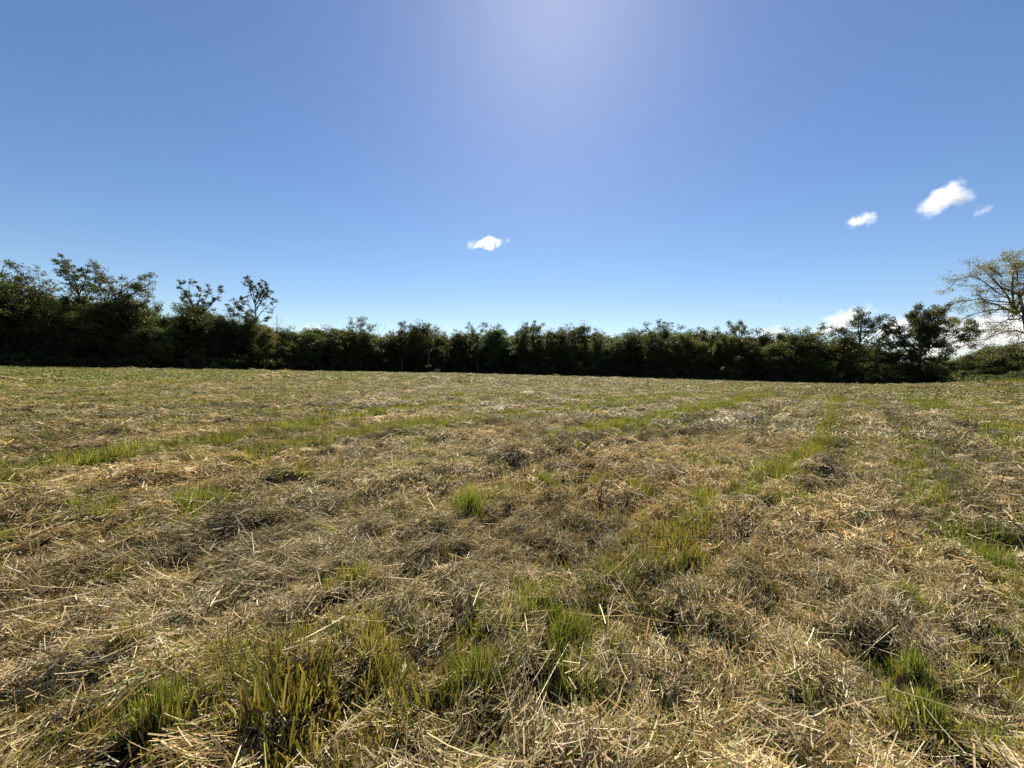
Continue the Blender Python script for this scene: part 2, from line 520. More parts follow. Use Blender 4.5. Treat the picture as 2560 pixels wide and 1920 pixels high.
GREENS = np.array([(0.140, 0.182, 0.036), (0.200, 0.228, 0.048), (0.088, 0.130, 0.032), (0.255, 0.255, 0.068), (0.062, 0.098, 0.028)])


def blade_verts(n, rad, hmin, hmax, wmin, wmax, seed, dry=0.25, lean=0.25, cut=0.0, dirlean=0.0):
    g = np.random.default_rng(seed)
    r = rad * np.clip(np.abs(g.normal(0, .5, n)), 0, 1); th = g.random(n) * 2 * np.pi
    base = np.stack([r * np.cos(th), r * np.sin(th), np.full(n, -0.02)], -1)
    length = g.uniform(hmin, hmax, n) * (1 - .35 * np.clip(r / rad, 0, 1))
    azim = th + g.normal(0, .8, n)
    pitch = np.pi / 2 - np.abs(g.normal(lean, lean * .8, n))
    col = GREENS[g.integers(0, len(GREENS), n)] * g.uniform(.8, 1.25, n)[:, None]
    k = g.random(n) < dry
    col[k] = np.array([(0.24, 0.20, 0.09), (0.19, 0.14, 0.065), (0.30, 0.26, 0.13)])[g.integers(0, 3, k.sum())] * g.uniform(.7, 1.2, k.sum())[:, None]
    V, F, C = ribbons(base, azim, pitch, length, g.uniform(wmin, wmax, n), -np.abs(g.normal(0.18, .15, n)), g.normal(0, .9, n), 3, cut < .5, rgba(col))
    # browned tips
    m = len(length)
    C = C.reshape(m, 8, 4)
    tip = g.random(m) < .5
    C[tip, 6:, :3] = C[tip, 6:, :3] * .5 + np.array((0.25, 0.20, 0.09)) * .5
    if cut > .5: C[:, 4:, :3] = C[:, 4:, :3] * .65 + np.array((0.22, 0.17, 0.07)) * .35
    return V, F, C.reshape(-1, 4)


def tuft(name, n, rad, hmin, hmax, wmin, wmax, seed, dry=0.25, lean=0.25, cut=0.0, mat=None):
    V, F, C = blade_verts(n, rad, hmin, hmax, wmin, wmax, seed, dry, lean, cut)
    me = mesh_from(name, V, F, mat or M_GRASS, False, {'col': ('FLOAT_COLOR', C)})
    return me


def scatter(name, protos, P, rot, scl, idx, tint, label, kind='stuff'):
    """one object that instances small clump meshes on its points (geometry nodes)"""
    attrs = {'rot': ('FLOAT_VECTOR', rot), 'scl': ('FLOAT_VECTOR', scl), 'idx': ('INT', idx), 'tint': ('FLOAT_COLOR', tint)}
    me = mesh_from(name, P, np.zeros((0, 3), int), None, False, attrs)
    o = obj(name, me)
    col = bpy.data.collections.new(name + '_sources')
    for k, p in enumerate(protos):
        p.name = '%s_%02d' % (name + '_source', k)
        col.objects.link(p)
    ng = bpy.data.node_groups.new(name + '_scatter', 'GeometryNodeTree')
    ng.interface.new_socket('Geometry', in_out='INPUT', socket_type='NodeSocketGeometry')
    ng.interface.new_socket('Geometry', in_out='OUTPUT', socket_type='NodeSocketGeometry')
    N = ng.nodes.new; L = ng.links.new
    gi = N('NodeGroupInput'); go = N('NodeGroupOutput')
    ci = N('GeometryNodeCollectionInfo'); ci.inputs['Collection'].default_value = col
    ci.inputs['Separate Children'].default_value = True; ci.inputs['Reset Children'].default_value = True
    iop = N('GeometryNodeInstanceOnPoints'); iop.inputs['Pick Instance'].default_value = True

    def na(nm, typ):
        q = N('GeometryNodeInputNamedAttribute'); q.data_type = typ; q.inputs['Name'].default_value = nm
        return q.outputs['Attribute']
    L(gi.outputs[0], iop.inputs['Points']); L(ci.outputs[0], iop.inputs['Instance'])
    L(na('idx', 'INT'), iop.inputs['Instance Index'])
    L(na('rot', 'FLOAT_VECTOR'), iop.inputs['Rotation'])
    L(na('scl', 'FLOAT_VECTOR'), iop.inputs['Scale'])
    L(iop.outputs[0], go.inputs[0])
    md = o.modifiers.new('scatter', 'NODES'); md.node_group = ng
    tag(o, label, kind=kind)
    return o


# prototypes, three sizes for three distance bands
near_p = [hay_clump('h', 110, .10, .02, .13, .0018, .0043, .05, False, s, .12) for s in (1, 2, 3)] + \
         [hay_clump('h', 110, .11, .03, .19, .0018, .0043, .05, True, s, .14) for s in (4, 5, 6)]
mid_p = [hay_clump('h', 80, .15, .03, .13, .0034, .0070, .05, False, s, .16) for s in (11, 12)] + \
        [hay_clump('h', 80, .16, .03, .16, .0034, .0070, .05, True, s, .16) for s in (13, 14)]
far_p = [hay_clump('h', 110, .38, .05, .17, .008, .016, .07, False, s, .25) for s in (21, 22)] + \
        [hay_clump('h', 110, .38, .05, .20, .008, .016, .07, True, s, .25) for s in (23, 24)]
dist_p = [hay_clump('h', 150, 1.2, .08, .28, .022, .042, .06, False, s, .35) for s in (31, 32)] + \
         [hay_clump('h', 150, 1.2, .08, .32, .022, .042, .06, True, s, .35) for s in (33, 34)]
stalk_p = [hay_clump('s', 5, .12, .16, .42, .0022, .0048, .05, False, s, .1) for s in (41, 42, 43)]
wad_n = [hay_wad('w', 200, .12, .085, .02, .11, .0022, .0052, s < 503, s) for s in (501, 502, 503, 504)]
wad_m = [hay_wad('w', 260, .20, .13, .03, .14, .0035, .0075, s < 512, s) for s in (511, 512, 513)]
wad_f = [hay_wad('w', 260, .38, .17, .06, .18, .009, .017, s < 522, s, .2) for s in (521, 522, 523)]
wad_d = [hay_wad('w', 220, 1.1, .17, .2, .5, .035, .06, s < 532, s, .3) for s in (531, 532)]
HAY = near_p + mid_p + far_p + dist_p + stalk_p + wad_n + wad_m + wad_f + wad_d
WBAND = [(0.5, 4.8, 22, 21, 4), (4.4, 12.5, 11.0, 25, 3), (11.5, 42, 2.8, 28, 3), (38, 115, .12, 31, 2)]
BAND = [(0.45, 4.6, 190, 0, 6), (4.2, 12.5, 105, 6, 4), (11.5, 42, 18, 10, 4), (38, 128, 2.6, 14, 4)]


def band_points(r0, r1, dens, half=None):
    half = half or (math.pi if r1 < 8 else (R(115) if r1 < 13 else R(76)))
    area = half * (r1 * r1 - r0 * r0)
    n = int(area * dens)
    r = np.sqrt(RNG.uniform(r0 * r0, r1 * r1, n)); a = RNG.uniform(-half, half, n)
    return r * np.sin(a), r * np.cos(a)


def tilt(x, y, e):
    hx = (height(x + e, y) - height(x - e, y)) / (2 * e)
    hy = (height(x, y + e) - height(x, y - e)) / (2 * e)
    return hx, hy


def euler_from(hx, hy, yaw):
    """xyz euler that yaws and then leans with the slope"""
    q = np.sqrt(hx * hx + hy * hy + 1)
    nx, ny = -hx / q, -hy / q
    a = np.cos(yaw) * nx + np.sin(yaw) * ny
    b = -np.sin(yaw) * nx + np.cos(yaw) * ny
    return np.stack([-np.arcsin(b), np.arctan2(a, 1 / q), yaw], -1)


ROWAZ = math.atan2(RD[1], RD[0])
PP, RT, SC, ID, TI = [], [], [], [], []
for r0, r1, dens, k0, kn in BAND:
    x, y = band_points(r0, r1, dens)
    g, rid, z0, l, hol = fields(x, y)
    keep = RNG.random(len(x)) < np.clip(1.05 - (.85 + .3 * (r0 > 4)) * g - .85 * hol + .55 * np.minimum(rowtone(x, y), 0), .12 + .25 * (r0 < 4), 1)
    keep &= wood_depth(x, y) < -0.5
    x, y, g, rid, z0, l, hol = [q[keep] for q in (x, y, g, rid, z0, l, hol)]
    n = len(x)
    al = RNG.random(n) < .55
    half = kn // 2
    idx = k0 + np.where(al, half + RNG.integers(0, half, n), RNG.integers(0, half, n))
    yaw = np.where(al, ROWAZ + RNG.normal(0, .45, n) + 1.4 * fbm(x * .5, y * .5, 2, 61), RNG.random(n) * 6.283)
    hx, hy = tilt(x, y, 0.05 if r0 < 4 else (.07 if r0 < 11 else .2))
    rot = euler_from(np.clip(hx, -1.2, 1.2) + RNG.normal(0, .10, n) * (r0 < 12), np.clip(hy, -1.2, 1.2) + RNG.normal(0, .10, n) * (r0 < 12), yaw)
    s = RNG.uniform(.75, 1.25, n)
    PP.append(np.stack([x, y, z0 + l - .005 + RNG.uniform(-.01, .02, n)], -1)); RT.append(rot)
    SC.append(np.stack([s, s, s * RNG.uniform(.7, 1.5, n) * (1.0 if r0 < 11 else .8)], -1)); ID.append(idx)
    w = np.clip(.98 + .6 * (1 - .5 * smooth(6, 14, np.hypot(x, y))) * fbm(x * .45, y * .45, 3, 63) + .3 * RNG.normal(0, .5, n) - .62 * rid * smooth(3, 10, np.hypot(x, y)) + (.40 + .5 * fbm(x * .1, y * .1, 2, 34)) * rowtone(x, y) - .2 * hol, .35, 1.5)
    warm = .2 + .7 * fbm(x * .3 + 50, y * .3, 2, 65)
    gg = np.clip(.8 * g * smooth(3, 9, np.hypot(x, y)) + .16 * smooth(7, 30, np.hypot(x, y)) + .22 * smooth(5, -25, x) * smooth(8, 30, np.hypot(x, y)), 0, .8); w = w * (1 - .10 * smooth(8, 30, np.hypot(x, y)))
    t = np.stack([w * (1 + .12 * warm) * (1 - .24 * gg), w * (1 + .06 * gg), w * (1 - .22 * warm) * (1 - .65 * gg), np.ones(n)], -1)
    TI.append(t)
# matted wads
for r0, r1, dens, k0, kn in WBAND:
    x, y = band_points(r0, r1, dens)
    g, rid, z0, l, hol = fields(x, y)
    clus = smooth(-.25, .25, fbm(x * .9, y * .9, 2, 88))
    keep = (RNG.random(len(x)) < np.clip((1.0 - 1.1 * g) * (.25 + .75 * clus) * (1 + 1.7 * rowtone(x, y)) + .7 * rid - .6 * hol, .02, 1)) & (wood_depth(x, y) < -0.8)
    x, y, g, rid, z0, l = [q[keep] for q in (x, y, g, rid, z0, l)]
    n = len(x); s = RNG.uniform(.55, 1.35, n)
    PP.append(np.stack([x, y, z0 + l - .01], -1)); RT.append(np.stack([RNG.normal(0, .15, n), RNG.normal(0, .15, n), ROWAZ + RNG.normal(0, .5, n)], -1))
    SC.append(np.stack([s * RNG.uniform(1, 1.7, n), s, s * RNG.uniform(.6, 1.3, n) * (1 - .35 * smooth(4, 12, np.hypot(x, y)))], -1)); ID.append(k0 + RNG.integers(0, kn, n))
    w = np.clip(.98 + .5 * fbm(x * .45, y * .45, 3, 63) + .35 * RNG.normal(0, .5, n), .4, 1.4); warm = .2 + .7 * fbm(x * .3 + 50, y * .3, 2, 65)
    TI.append(np.stack([w * (1 + .1 * warm), w * .98, w * (1 - .25 * warm), np.ones(n)], -1))
# loose pale stalks on top, near only
x, y = band_points(.6, 7, 16)
n = len(x)
PP.append(np.stack([x, y, height(x, y) + .03], -1)); RT.append(np.stack([RNG.normal(0, .22, n), RNG.normal(0, .22, n), RNG.random(n) * 6.28], -1))
SC.append(np.repeat(RNG.uniform(.7, 1.3, n)[:, None], 3, 1)); ID.append(18 + RNG.integers(0, 3, n)); TI.append(np.tile((1.25, 1.25, 1.2, 1), (n, 1)))
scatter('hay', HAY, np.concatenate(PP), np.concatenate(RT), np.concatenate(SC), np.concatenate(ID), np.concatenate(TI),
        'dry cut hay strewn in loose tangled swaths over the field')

# green grass between the hay
def gob(me): return obj('g', me, link=False)
GR = [gob(tuft('g', 34, .065, .06, .15, .0024, .0056, s, .3, .42)) for s in (51, 52, 53)] + \
     [gob(tuft('g', 46, .08, .06, .14, .0026, .0054, s, .5, .3, 1)) for s in (54, 55)] + \
     [gob(tuft('g', 52, .11, .07, .17, .0042, .0085, s, .28, .42)) for s in (56, 57)] + \
     [gob(tuft('g', 46, .20, .07, .17, .010, .020, s, .25, .4)) for s in (58, 59)] + \
     [gob(tuft('g', 60, .9, .06, .16, .030, .055, s, .25, .5)) for s in (60, 61)]
GBAND = [(0.5, 4.6, 180, 0, 5), (4.2, 12.5, 66, 5, 2), (11.5, 42, 23, 7, 2), (38, 128, 2.6, 9, 2)]
PP, RT, SC, ID, TI = [], [], [], [], []
for r0, r1, dens, k0, kn in GBAND:
    x, y = band_points(r0, r1, dens)
    g, rid, z0, l, hol = fields(x, y)
    keep = RNG.random(len(x)) < np.clip(1.5 * g ** 1.3 + .27 + .8 * smooth(.04, .34, fbm(x * 1.5, y * 1.5, 3, 91)) + .10 * smooth(6, 25, r0), 0, 1)
    keep &= wood_depth(x, y) < -0.3
    x, y, g, z0, l = [q[keep] for q in (x, y, g, z0, l)]
    n = len(x)
    if k0 == 0:
        stub = RNG.random(n) < .75 * smooth(0.0, .3, fbm(x * .7, y * .7, 2, 93) + .12 * (3 - y))
        idx = np.where(stub, 3 + RNG.integers(0, 2, n), RNG.integers(0, 3, n))
    else:
        idx = k0 + RNG.integers(0, kn, n)
    s = RNG.uniform(.6, 1.35, n) * (.75 + .5 * g)
    PP.append(np.stack([x, y, z0 + l], -1)); RT.append(np.stack([RNG.normal(0, .12, n), RNG.normal(0, .12, n), RNG.random(n) * 6.28], -1))
    SC.append(np.stack([s, s, s * RNG.uniform(.8, 1.3, n)], -1)); ID.append(idx)
    w = np.clip(.95 + .6 * fbm(x * .9, y * .9, 2, 95) + RNG.normal(0, .15, n), .5, 1.6); yl = .35 * fbm(x * .4 + 9, y * .4, 2, 97)
    TI.append(np.stack([w * (1.05 + .5 * yl), w, w * (1 - .4 * yl), np.ones(n)], -1))
scatter('grass', GR, np.concatenate(PP), np.concatenate(RT), np.concatenate(SC), np.concatenate(ID), np.concatenate(TI),
        'short uncut green grass and brown stubble showing between the hay')

# the tufts that stand out, each a thing of its own: (u, v, radius, height, blades, dryness, label)
for k, (u, v, rad, hh, nb, dry, lab) in enumerate(TUFTS):
    x, y = flat(u, v)
    far = max(1.0, y / 5)
    me = tuft('grass_tuft', int(nb * 1.6), rad * (1 if y < 3 else 1.15), hh * .6, hh * 1.25, .0032 * far ** .7, .0066 * far ** .7, 200 + k, dry, .3, 0, M_TUFT)
    o = obj('grass_tuft', me)
    o.location = (x, y, float(height(np.array([x]), np.array([y]))[0]) + .02)
    o.rotation_euler = (0, .18 if 'leaning' in lab else 0, 0)
    tag(o, lab, 'grass tuft', 'grass tufts standing out of the hay')


# ------------------------------------------------------------------ trees
class Tubes:
    def __init__(s): s.V = []; s.F = []; s.n = 0

    def add(s, pts, rads, sides=5):
        pts = np.asarray(pts, float); k = len(pts)
        tan = np.gradient(pts, axis=0); tan /= np.linalg.norm(tan, axis=1)[:, None] + 1e-9
        ref = np.array((0.31, 0.95, 0.05))
        a = np.cross(tan, ref); a /= np.linalg.norm(a, axis=1)[:, None] + 1e-9
        b = np.cross(tan, a)
        th = np.arange(sides) / sides * 2 * np.pi
        ring = pts[:, None] + (a[:, None] * np.cos(th)[None, :, None] + b[:, None] * np.sin(th)[None, :, None]) * np.asarray(rads)[:, None, None]
        i = np.arange(k - 1)[:, None] * sides; j = np.arange(sides)[None]; j2 = (j + 1) % sides
        s.F.append(np.stack([i + j, i + j2, i + sides + j2, i + sides + j], -1).reshape(-1, 4) + s.n)
        s.V.append(ring.reshape(-1, 3)); s.n += k * sides

    def mesh(s, name, mat): return mesh_from(name, np.concatenate(s.V), np.concatenate(s.F), mat, True)


def leaf_cloud(centres, radii, counts, size, g, cols, flatness=.7):
    """folded leaf faces spread through clumps; returns verts, quads, colours"""
    counts = np.asarray(counts)
    n = counts.sum()
    own = np.repeat(np.arange(len(centres)), counts)
    v = g.normal(0, 1, (n, 3)); v /= np.linalg.norm(v, axis=1)[:, None]
    rr = g.random(n) ** .45
    p = centres[own] + v * (radii[own] * rr)[:, None] * np.array((1, 1, flatness))
    nm = g.normal(0, 1, (n, 3)) + np.array((0, 0, .9)); nm /= np.linalg.norm(nm, axis=1)[:, None]
    t = np.cross(nm, g.normal(0, 1, (n, 3))); t /= np.linalg.norm(t, axis=1)[:, None]
    b = np.cross(nm, t)
    s = size * g.uniform(.6, 1.35, n)
    q = np.stack([p - t * s[:, None] * .6, p - b * s[:, None] * .34 + nm * s[:, None] * .1, p + t * s[:, None] * .6, p + b * s[:, None] * .34 + nm * s[:, None] * .1], 1)
    F = np.arange(n * 4).reshape(n, 4)
    cc = cols[g.integers(0, len(cols), len(centres))][own] * g.uniform(.78, 1.25, n)[:, None]
    C = np.repeat(rgba(cc), 4, axis=0)
    return q.reshape(-1, 3), F, C


def curve_pts(p0, d, length, n, g, up=.25, wob=.12):
    pts = [np.array(p0, float)]; d = np.array(d, float); d /= np.linalg.norm(d)
    for i in range(n):
        d = d + g.normal(0, wob, 3) + np.array((0, 0, up / n)); d /= np.linalg.norm(d)
        pts.append(pts[-1] + d * length / n)
    return np.array(pts)


def grow(limbs, g, leaf_r, leaf_n, sec=(4, 7), sec_len=.42, start=.3, ter=2, drop=.0, up=.25):
    """limbs: list of (pts, r0, r1). adds side branches; returns list of Tubes per limb, clump centres"""
    tubes, cen, rad = [], [], []
    for pts, r0, r1 in limbs:
        tb = Tubes(); pts = np.asarray(pts, float)
        L = np.linalg.norm(np.diff(pts, axis=0), axis=1).sum()
        seg = np.concatenate([[0], np.cumsum(np.linalg.norm(np.diff(pts, axis=0), axis=1))]) / L
        rads = r0 + (r1 - r0) * seg ** .8
        tb.add(pts, rads, 6)
        ns = g.integers(sec[0], sec[1] + 1)
        cen.append(pts[-1]); rad.append(leaf_r)
        for k in range(ns):
            t = start + (1 - start) * (k + g.random()) / ns
            p = np.array([np.interp(t, seg, pts[:, a]) for a in range(3)])
            ta = pts[min(np.searchsorted(seg, t), len(pts) - 1)] - pts[max(np.searchsorted(seg, t) - 1, 0)]
            ta = ta / (np.linalg.norm(ta) + 1e-9)
            dv = ta * .55 + g.normal(0, .62, 3); dv[2] = dv[2] * .8 + .1 - drop
            l2 = L * sec_len * (1.15 - .6 * t) * g.uniform(.6, 1.25)
            b = curve_pts(p, dv, l2, 4, g, up - drop, .18)
            rb = np.interp(t, seg, rads)
            tb.add(b, np.linspace(rb * .55, rb * .1 + .008, 5), 4)
            cen.append(b[-1]); rad.append(leaf_r * g.uniform(.7, 1.2)); cen.append(b[3]); rad.append(leaf_r * g.uniform(.6, 1.0))
            for q in range(ter):
                i = g.integers(1, 4); dv2 = (b[i + 1] - b[i]); dv2 = dv2 / (np.linalg.norm(dv2) + 1e-9) * .5 + g.normal(0, .6, 3)
                c = curve_pts(b[i], dv2, l2 * g.uniform(.35, .65), 3, g, up * .5 - drop, .2)
                tb.add(c, np.linspace(rb * .26, .008 + rb * .05, 4), 3)
                cen.append(c[-1]); rad.append(leaf_r * g.uniform(.55, .95))
        tubes.append(tb)
    return tubes, np.array(cen), np.array(rad)


LEAFC = np.array([(0.056, 0.070, 0.028), (0.076, 0.088, 0.032), (0.044, 0.060, 0.027), (0.092, 0.094, 0.037), (0.070, 0.068, 0.033)])
YELC = np.array([(0.22, 0.230, 0.095), (0.17, 0.190, 0.080), (0.12, 0.145, 0.055), (0.27, 0.245, 0.12)])
TONE = {'roundA': (1, 1, 1), 'roundB': (1.15, 1.2, 1.0), 'roundC': (.65, .88, .85), 'tallA': (1.0, 1.12, 1.2), 'tallB': (1.2, 1.12, .95), 'openA': (.85, .95, .9), 'openB': (1.2, 1.15, 1.0), 'thin': (1, 1, 1)}


def generic_limbs(H, W, g, base=.18, n=14, shape='round', trunk_r=.22):
    lean = g.normal(0, .03, 2)
    tp = np.array([(lean[0] * H * t + .02 * H * math.sin(3 * t + g.random()), lean[1] * H * t, H * .86 * t) for t in np.linspace(0, 1, 8)]) * np.array((1, 1, .94))
    tr = trunk_r * (1 - .85 * np.linspace(0, 1, 8) ** 1.1)
    limbs = []
    for k in range(n):
        t = base + (1 - base) * ((k + g.random() * .6) / n)
        p = np.array([np.interp(t, np.linspace(0, 1, 8), tp[:, a]) for a in range(3)])
        if shape == 'round': prof = math.sin(math.pi * min(1, .18 + .78 * (t - base) / (1 - base))) ** .7
        elif shape == 'tall': prof = .8 * (1 - .55 * t)
        elif shape == 'vase': prof = .35 + .7 * t
        else: prof = 1 - .5 * t
        a = k * 2.4 + g.normal(0, .4)
        el = .25 + .6 * t + g.normal(0, .12)
        L = max(.13 * H, W * .52 * prof) * g.uniform(.75, 1.15)
        d = (math.cos(a) * math.cos(el), math.sin(a) * math.cos(el), math.sin(el))
        r = float(np.interp(t, np.linspace(0, 1, 8), tr)) * .55
        limbs.append((curve_pts(p, d, L, 5, g, .35, .1), r, r * .2))
    for q in range(3): limbs.append((curve_pts(tp[-3], (g.normal(0, .7), g.normal(0, .7), 1), H * .14, 4, g, 0, .15), tr[-2] * .6, tr[-1] * .3))
    return tp, tr, limbs


def make_tree(name, tp, tr, limbs, g, leaf_r, per, size, cols, mat, split=False, flatness=.7, extra=None, **kw):
    """returns list of (part name, mesh)"""
    parts = []
    tb = Tubes()
    # root flare
    tr = np.array(tr); tb.add(tp, tr, 8)
    tubes, cen, rad = grow(limbs, g, leaf_r, per, **kw)
    parts.append(('trunk', tb.mesh('trunk', M_BARK)))
    if split:
        for t in tubes: parts.append(('limb', t.mesh('limb', M_BARK)))
    else:
        al = Tubes()
        for t in tubes:
            for v, f in zip(t.V, t.F): pass
            al.F += [f + al.n for f in t.F]; al.V += t.V; al.n += t.n
        parts.append(('limbs', al.mesh('limbs', M_BARK)))
    if extra is not None:
        cen = np.vstack([cen, extra[0]]); rad = np.concatenate([rad, extra[1]])
    cnt = np.maximum(1, (per * (rad / leaf_r) ** 2 * g.uniform(.5, 1.4, len(rad)))).astype(int)
    V, F, C = leaf_cloud(cen, rad, cnt, size, g, cols, flatness)
    parts.append(('crown', mesh_from('crown', V, F, mat, False, {'col': ('FLOAT_COLOR', C)})))
    return parts


def place_tree(name, parts, loc, label, cat='tree', group=None, rz=0.0, scale=(1, 1, 1)):
    r = empty(name, loc, rz, scale)
    for n, me in parts: obj(n, me, r)
    tag(r, label, cat, group)
    return r


def gz(x, y): return float(height(np.array([float(x)]), np.array([float(y)]))[0]) - .05


# generic kinds of tree, reference height 16 m
G = lambda s: np.random.default_rng(s)
PROTO = {}
for nm, H, W, sh, base, n, lr, per, size, s in [
    ('roundA', 16, 11, 'round', .10, 17, 1.25, 34, .30, 301), ('roundB', 16, 12, 'round', .12, 17, 1.3, 34, .30, 302),
    ('roundC', 16, 9, 'round', .08, 18, 1.15, 34, .28, 303), ('tallA', 16, 8, 'tall', .08, 20, 1.05, 30, .28, 304),
    ('tallB', 16, 7.5, 'tall', .10, 20, 1.0, 32, .28, 305), ('openA', 16, 10, 'vase', .25, 14, .95, 24, .28, 306),
    ('openB', 16, 9, 'vase', .22, 14, .9, 22, .28, 307), ('thin', 16, 6.5, 'vase', .3, 11, .6, 9, .26, 308)]:
    g = G(s)
    tp, tr, lb = generic_limbs(H, W, g, base, n, sh)
    ne = 100 if nm[:4] in ('roun', 'tall') else 26
    v = g.normal(0, 1, (ne, 3)); v /= np.linalg.norm(v, axis=1)[:, None]; v *= (g.random(ne) ** .35)[:, None]
    ex = v * np.array((W * .42, W * .42, H * .40)) + np.array((tp[-1, 0] * .8, tp[-1, 1] * .8, H * .62))
    PROTO[nm] = make_tree(nm, tp, tr, lb, g, lr, per, size, LEAFC * np.array(TONE[nm]), M_LEAF, extra=(ex, lr * g.uniform(.6, 1.2, ne)))


def shrub_parts(H, W, s, cols, per=60, size=.22, mat=None):
    g = G(s); lb = []
    for k in range(11):
        a = k * 2.4 + g.normal(0, .3); el = g.uniform(.45, 1.4)
        lb.append((curve_pts((g.normal(0, W * .1), g.normal(0, W * .1), -.05), (math.cos(a) * math.cos(el), math.sin(a) * math.cos(el), math.sin(el)), H * g.uniform(.6, .95), 5, g, .1, .12), .05, .012))
    tubes, cen, rad = grow(lb, g, H * .16, per, sec=(4, 6), sec_len=.45, start=.12, ter=1)
    st = Tubes()
    for t in tubes:
        st.F += [f + st.n for f in t.F]; st.V += t.V; st.n += t.n
    cen[:, 2] = np.maximum(cen[:, 2], .12 * H)
    cnt = np.maximum(1, (per * .5 * g.uniform(.5, 1.4, len(rad)))).astype(int)
    V, F, C = leaf_cloud(cen, rad, cnt, size, g, cols, .8)
    return [('stems', st.mesh('stems', M_BARK)), ('foliage', mesh_from('foliage', V, F, mat or M_LEAF, False, {'col': ('FLOAT_COLOR', C)}))]


SHRUB = [shrub_parts(4.0, 4.5, 320 + k, LEAFC * 1.1) for k in range(4)]

# top of the tree line across the photograph: (u, v of the top)
TOPS = np.array([(-400, 560), (0, 605), (90, 628), (130, 640), (200, 648), (240, 625), (300, 640), (345, 672), (420, 668), (480, 672), (560, 690), (610, 700), (700, 714), (770, 700), (820, 715), (870, 705), (930, 706), (1000, 712), (1100, 714),
                 (1200, 712), (1290, 712), (1400, 704), (1500, 706), (1560, 716), (1640, 722), (1700, 722), (1760, 726), (1820, 722), (1880, 738), (1930, 775), (2000, 800), (2060, 790), (2130, 752), (2212, 748), (2600, 740)])


def edge_Y(u):
    """depth of the wood edge along the direction of photo column u"""
    k = (u * K - 512) / FPX
    Y = np.linspace(5, 180, 1400)
    d = wood_depth(k * Y, Y)
    i = np.argmax(d > 0)
    return float(Y[i])


MARKS = [(-230, 'the left frame edge'), (-8, 'the tall left-edge tree'), (48, 'the dark narrow crown'), (92, 'the wispy tree'), (176, 'the round-topped tall tree'), (262, 'the broad layered tree'), (428, 'the forked-crown tree'),
         (505, 'the airy brownish crown'), (552, 'the vase-shaped tree'), (598, 'the thin dead snag'), (775, 'the knobbly crown'), (822, 'the bare forked snag'), (868, 'the feathery tree'), (925, 'the steep-sided tree'),
         (1030, 'the slim double-topped tree'), (1150, 'the small domed crown'), (1225, 'the notch tree'), (1420, 'the wide see-through crown'), (1590, 'the round dark-topped tree'), (1760, 'the yellowish-green tree'), (1845, 'the large round tree'), (1985, 'the oak'), (2300, 'the right frame edge')]
SHAPE = {'roundA': 'full bushy', 'roundB': 'broad bushy', 'roundC': 'narrow bushy', 'tallA': 'slim upright', 'tallB': 'slender tapering', 'openA': 'loose open', 'openB': 'thin-topped'}


def where(u):
    for (a, na), (b, nb) in zip(MARKS[:-1], MARKS[1:]):
        if a <= u < b:
            t = (u - a) / (b - a)
            if t < .3: return 'close right of ' + na
            if t > .7: return 'close left of ' + nb
            return 'between %s and %s' % (na, nb)
    return 'near the frame edge'


def section(u):
    if u < 330: return 'left'
    if u < 640: return 'leftmid'
    if u < 1150: return 'mid'
    if u < 1750: return 'rightmid'
    return 'right'


LABEL = {
    'left': 'dark bushy broadleaf tree in the tall left end of the tree line',
    'leftmid': 'dark low tree under the lone emergent crowns left of the middle',
    'mid': 'grey-green tree in the uneven middle of the far tree line',
    'rightmid': 'dark tree in the even-topped right half of the far tree line',
    'right': 'dense dark tree in the rising right end of the tree line',
}
GROUP = 'trees along the wood edge behind the field'
rt = random.Random(9)
USED = set()


def tree_label(kd, row, uu): return ' '.join(('%s tree %s, %s' % (SHAPE[kd], 'in front' if row == 0 else 'behind', where(uu))).split()[:16])


u = -210.0
kinds = ['roundA', 'roundB', 'roundC', 'tallA', 'tallB', 'openA', 'openB']
while u < 2010:
    Y = edge_Y(u)
    for row in range(2):
        Yr = Y + 1.5 + row * 6.5 + rt.uniform(-1.2, 1.5)
        uu = u + rt.uniform(-9, 9) + row * 14
        x, y = at(uu, Yr)
        vt = float(np.interp(uu, TOPS[:, 0], TOPS[:, 1])) + rt.choice([-13, -7, 0, 4, 10, 18]) * (1.0 if uu > 620 else 1.6) + rt.uniform(-3, 5) + (0 if row else rt.choice([0, 6, 18, 34]))
        ht = zat(uu, vt, Yr)
        kd = rt.choice(['roundA', 'roundB', 'roundC', 'roundA', 'roundB', 'tallA', 'tallB'])
        s = ht / 16.0
        w = rt.uniform(.8, 1.3) * (s * .6 + .4)
        lab = tree_label(kd, row, uu)
        for alt in kinds[:5] + kinds[5:6]:
            if lab not in USED: break
            kd = alt; lab = tree_label(kd, row, uu)
        USED.add(lab)
        place_tree('broadleaf_tree', PROTO[kd], (x, y, gz(x, y)), lab, 'tree', GROUP, rt.uniform(0, 6.28), (w, w, s))
    u += 29 * 100.0 / Y * rt.uniform(.8, 1.25) if Y > 0 else 30

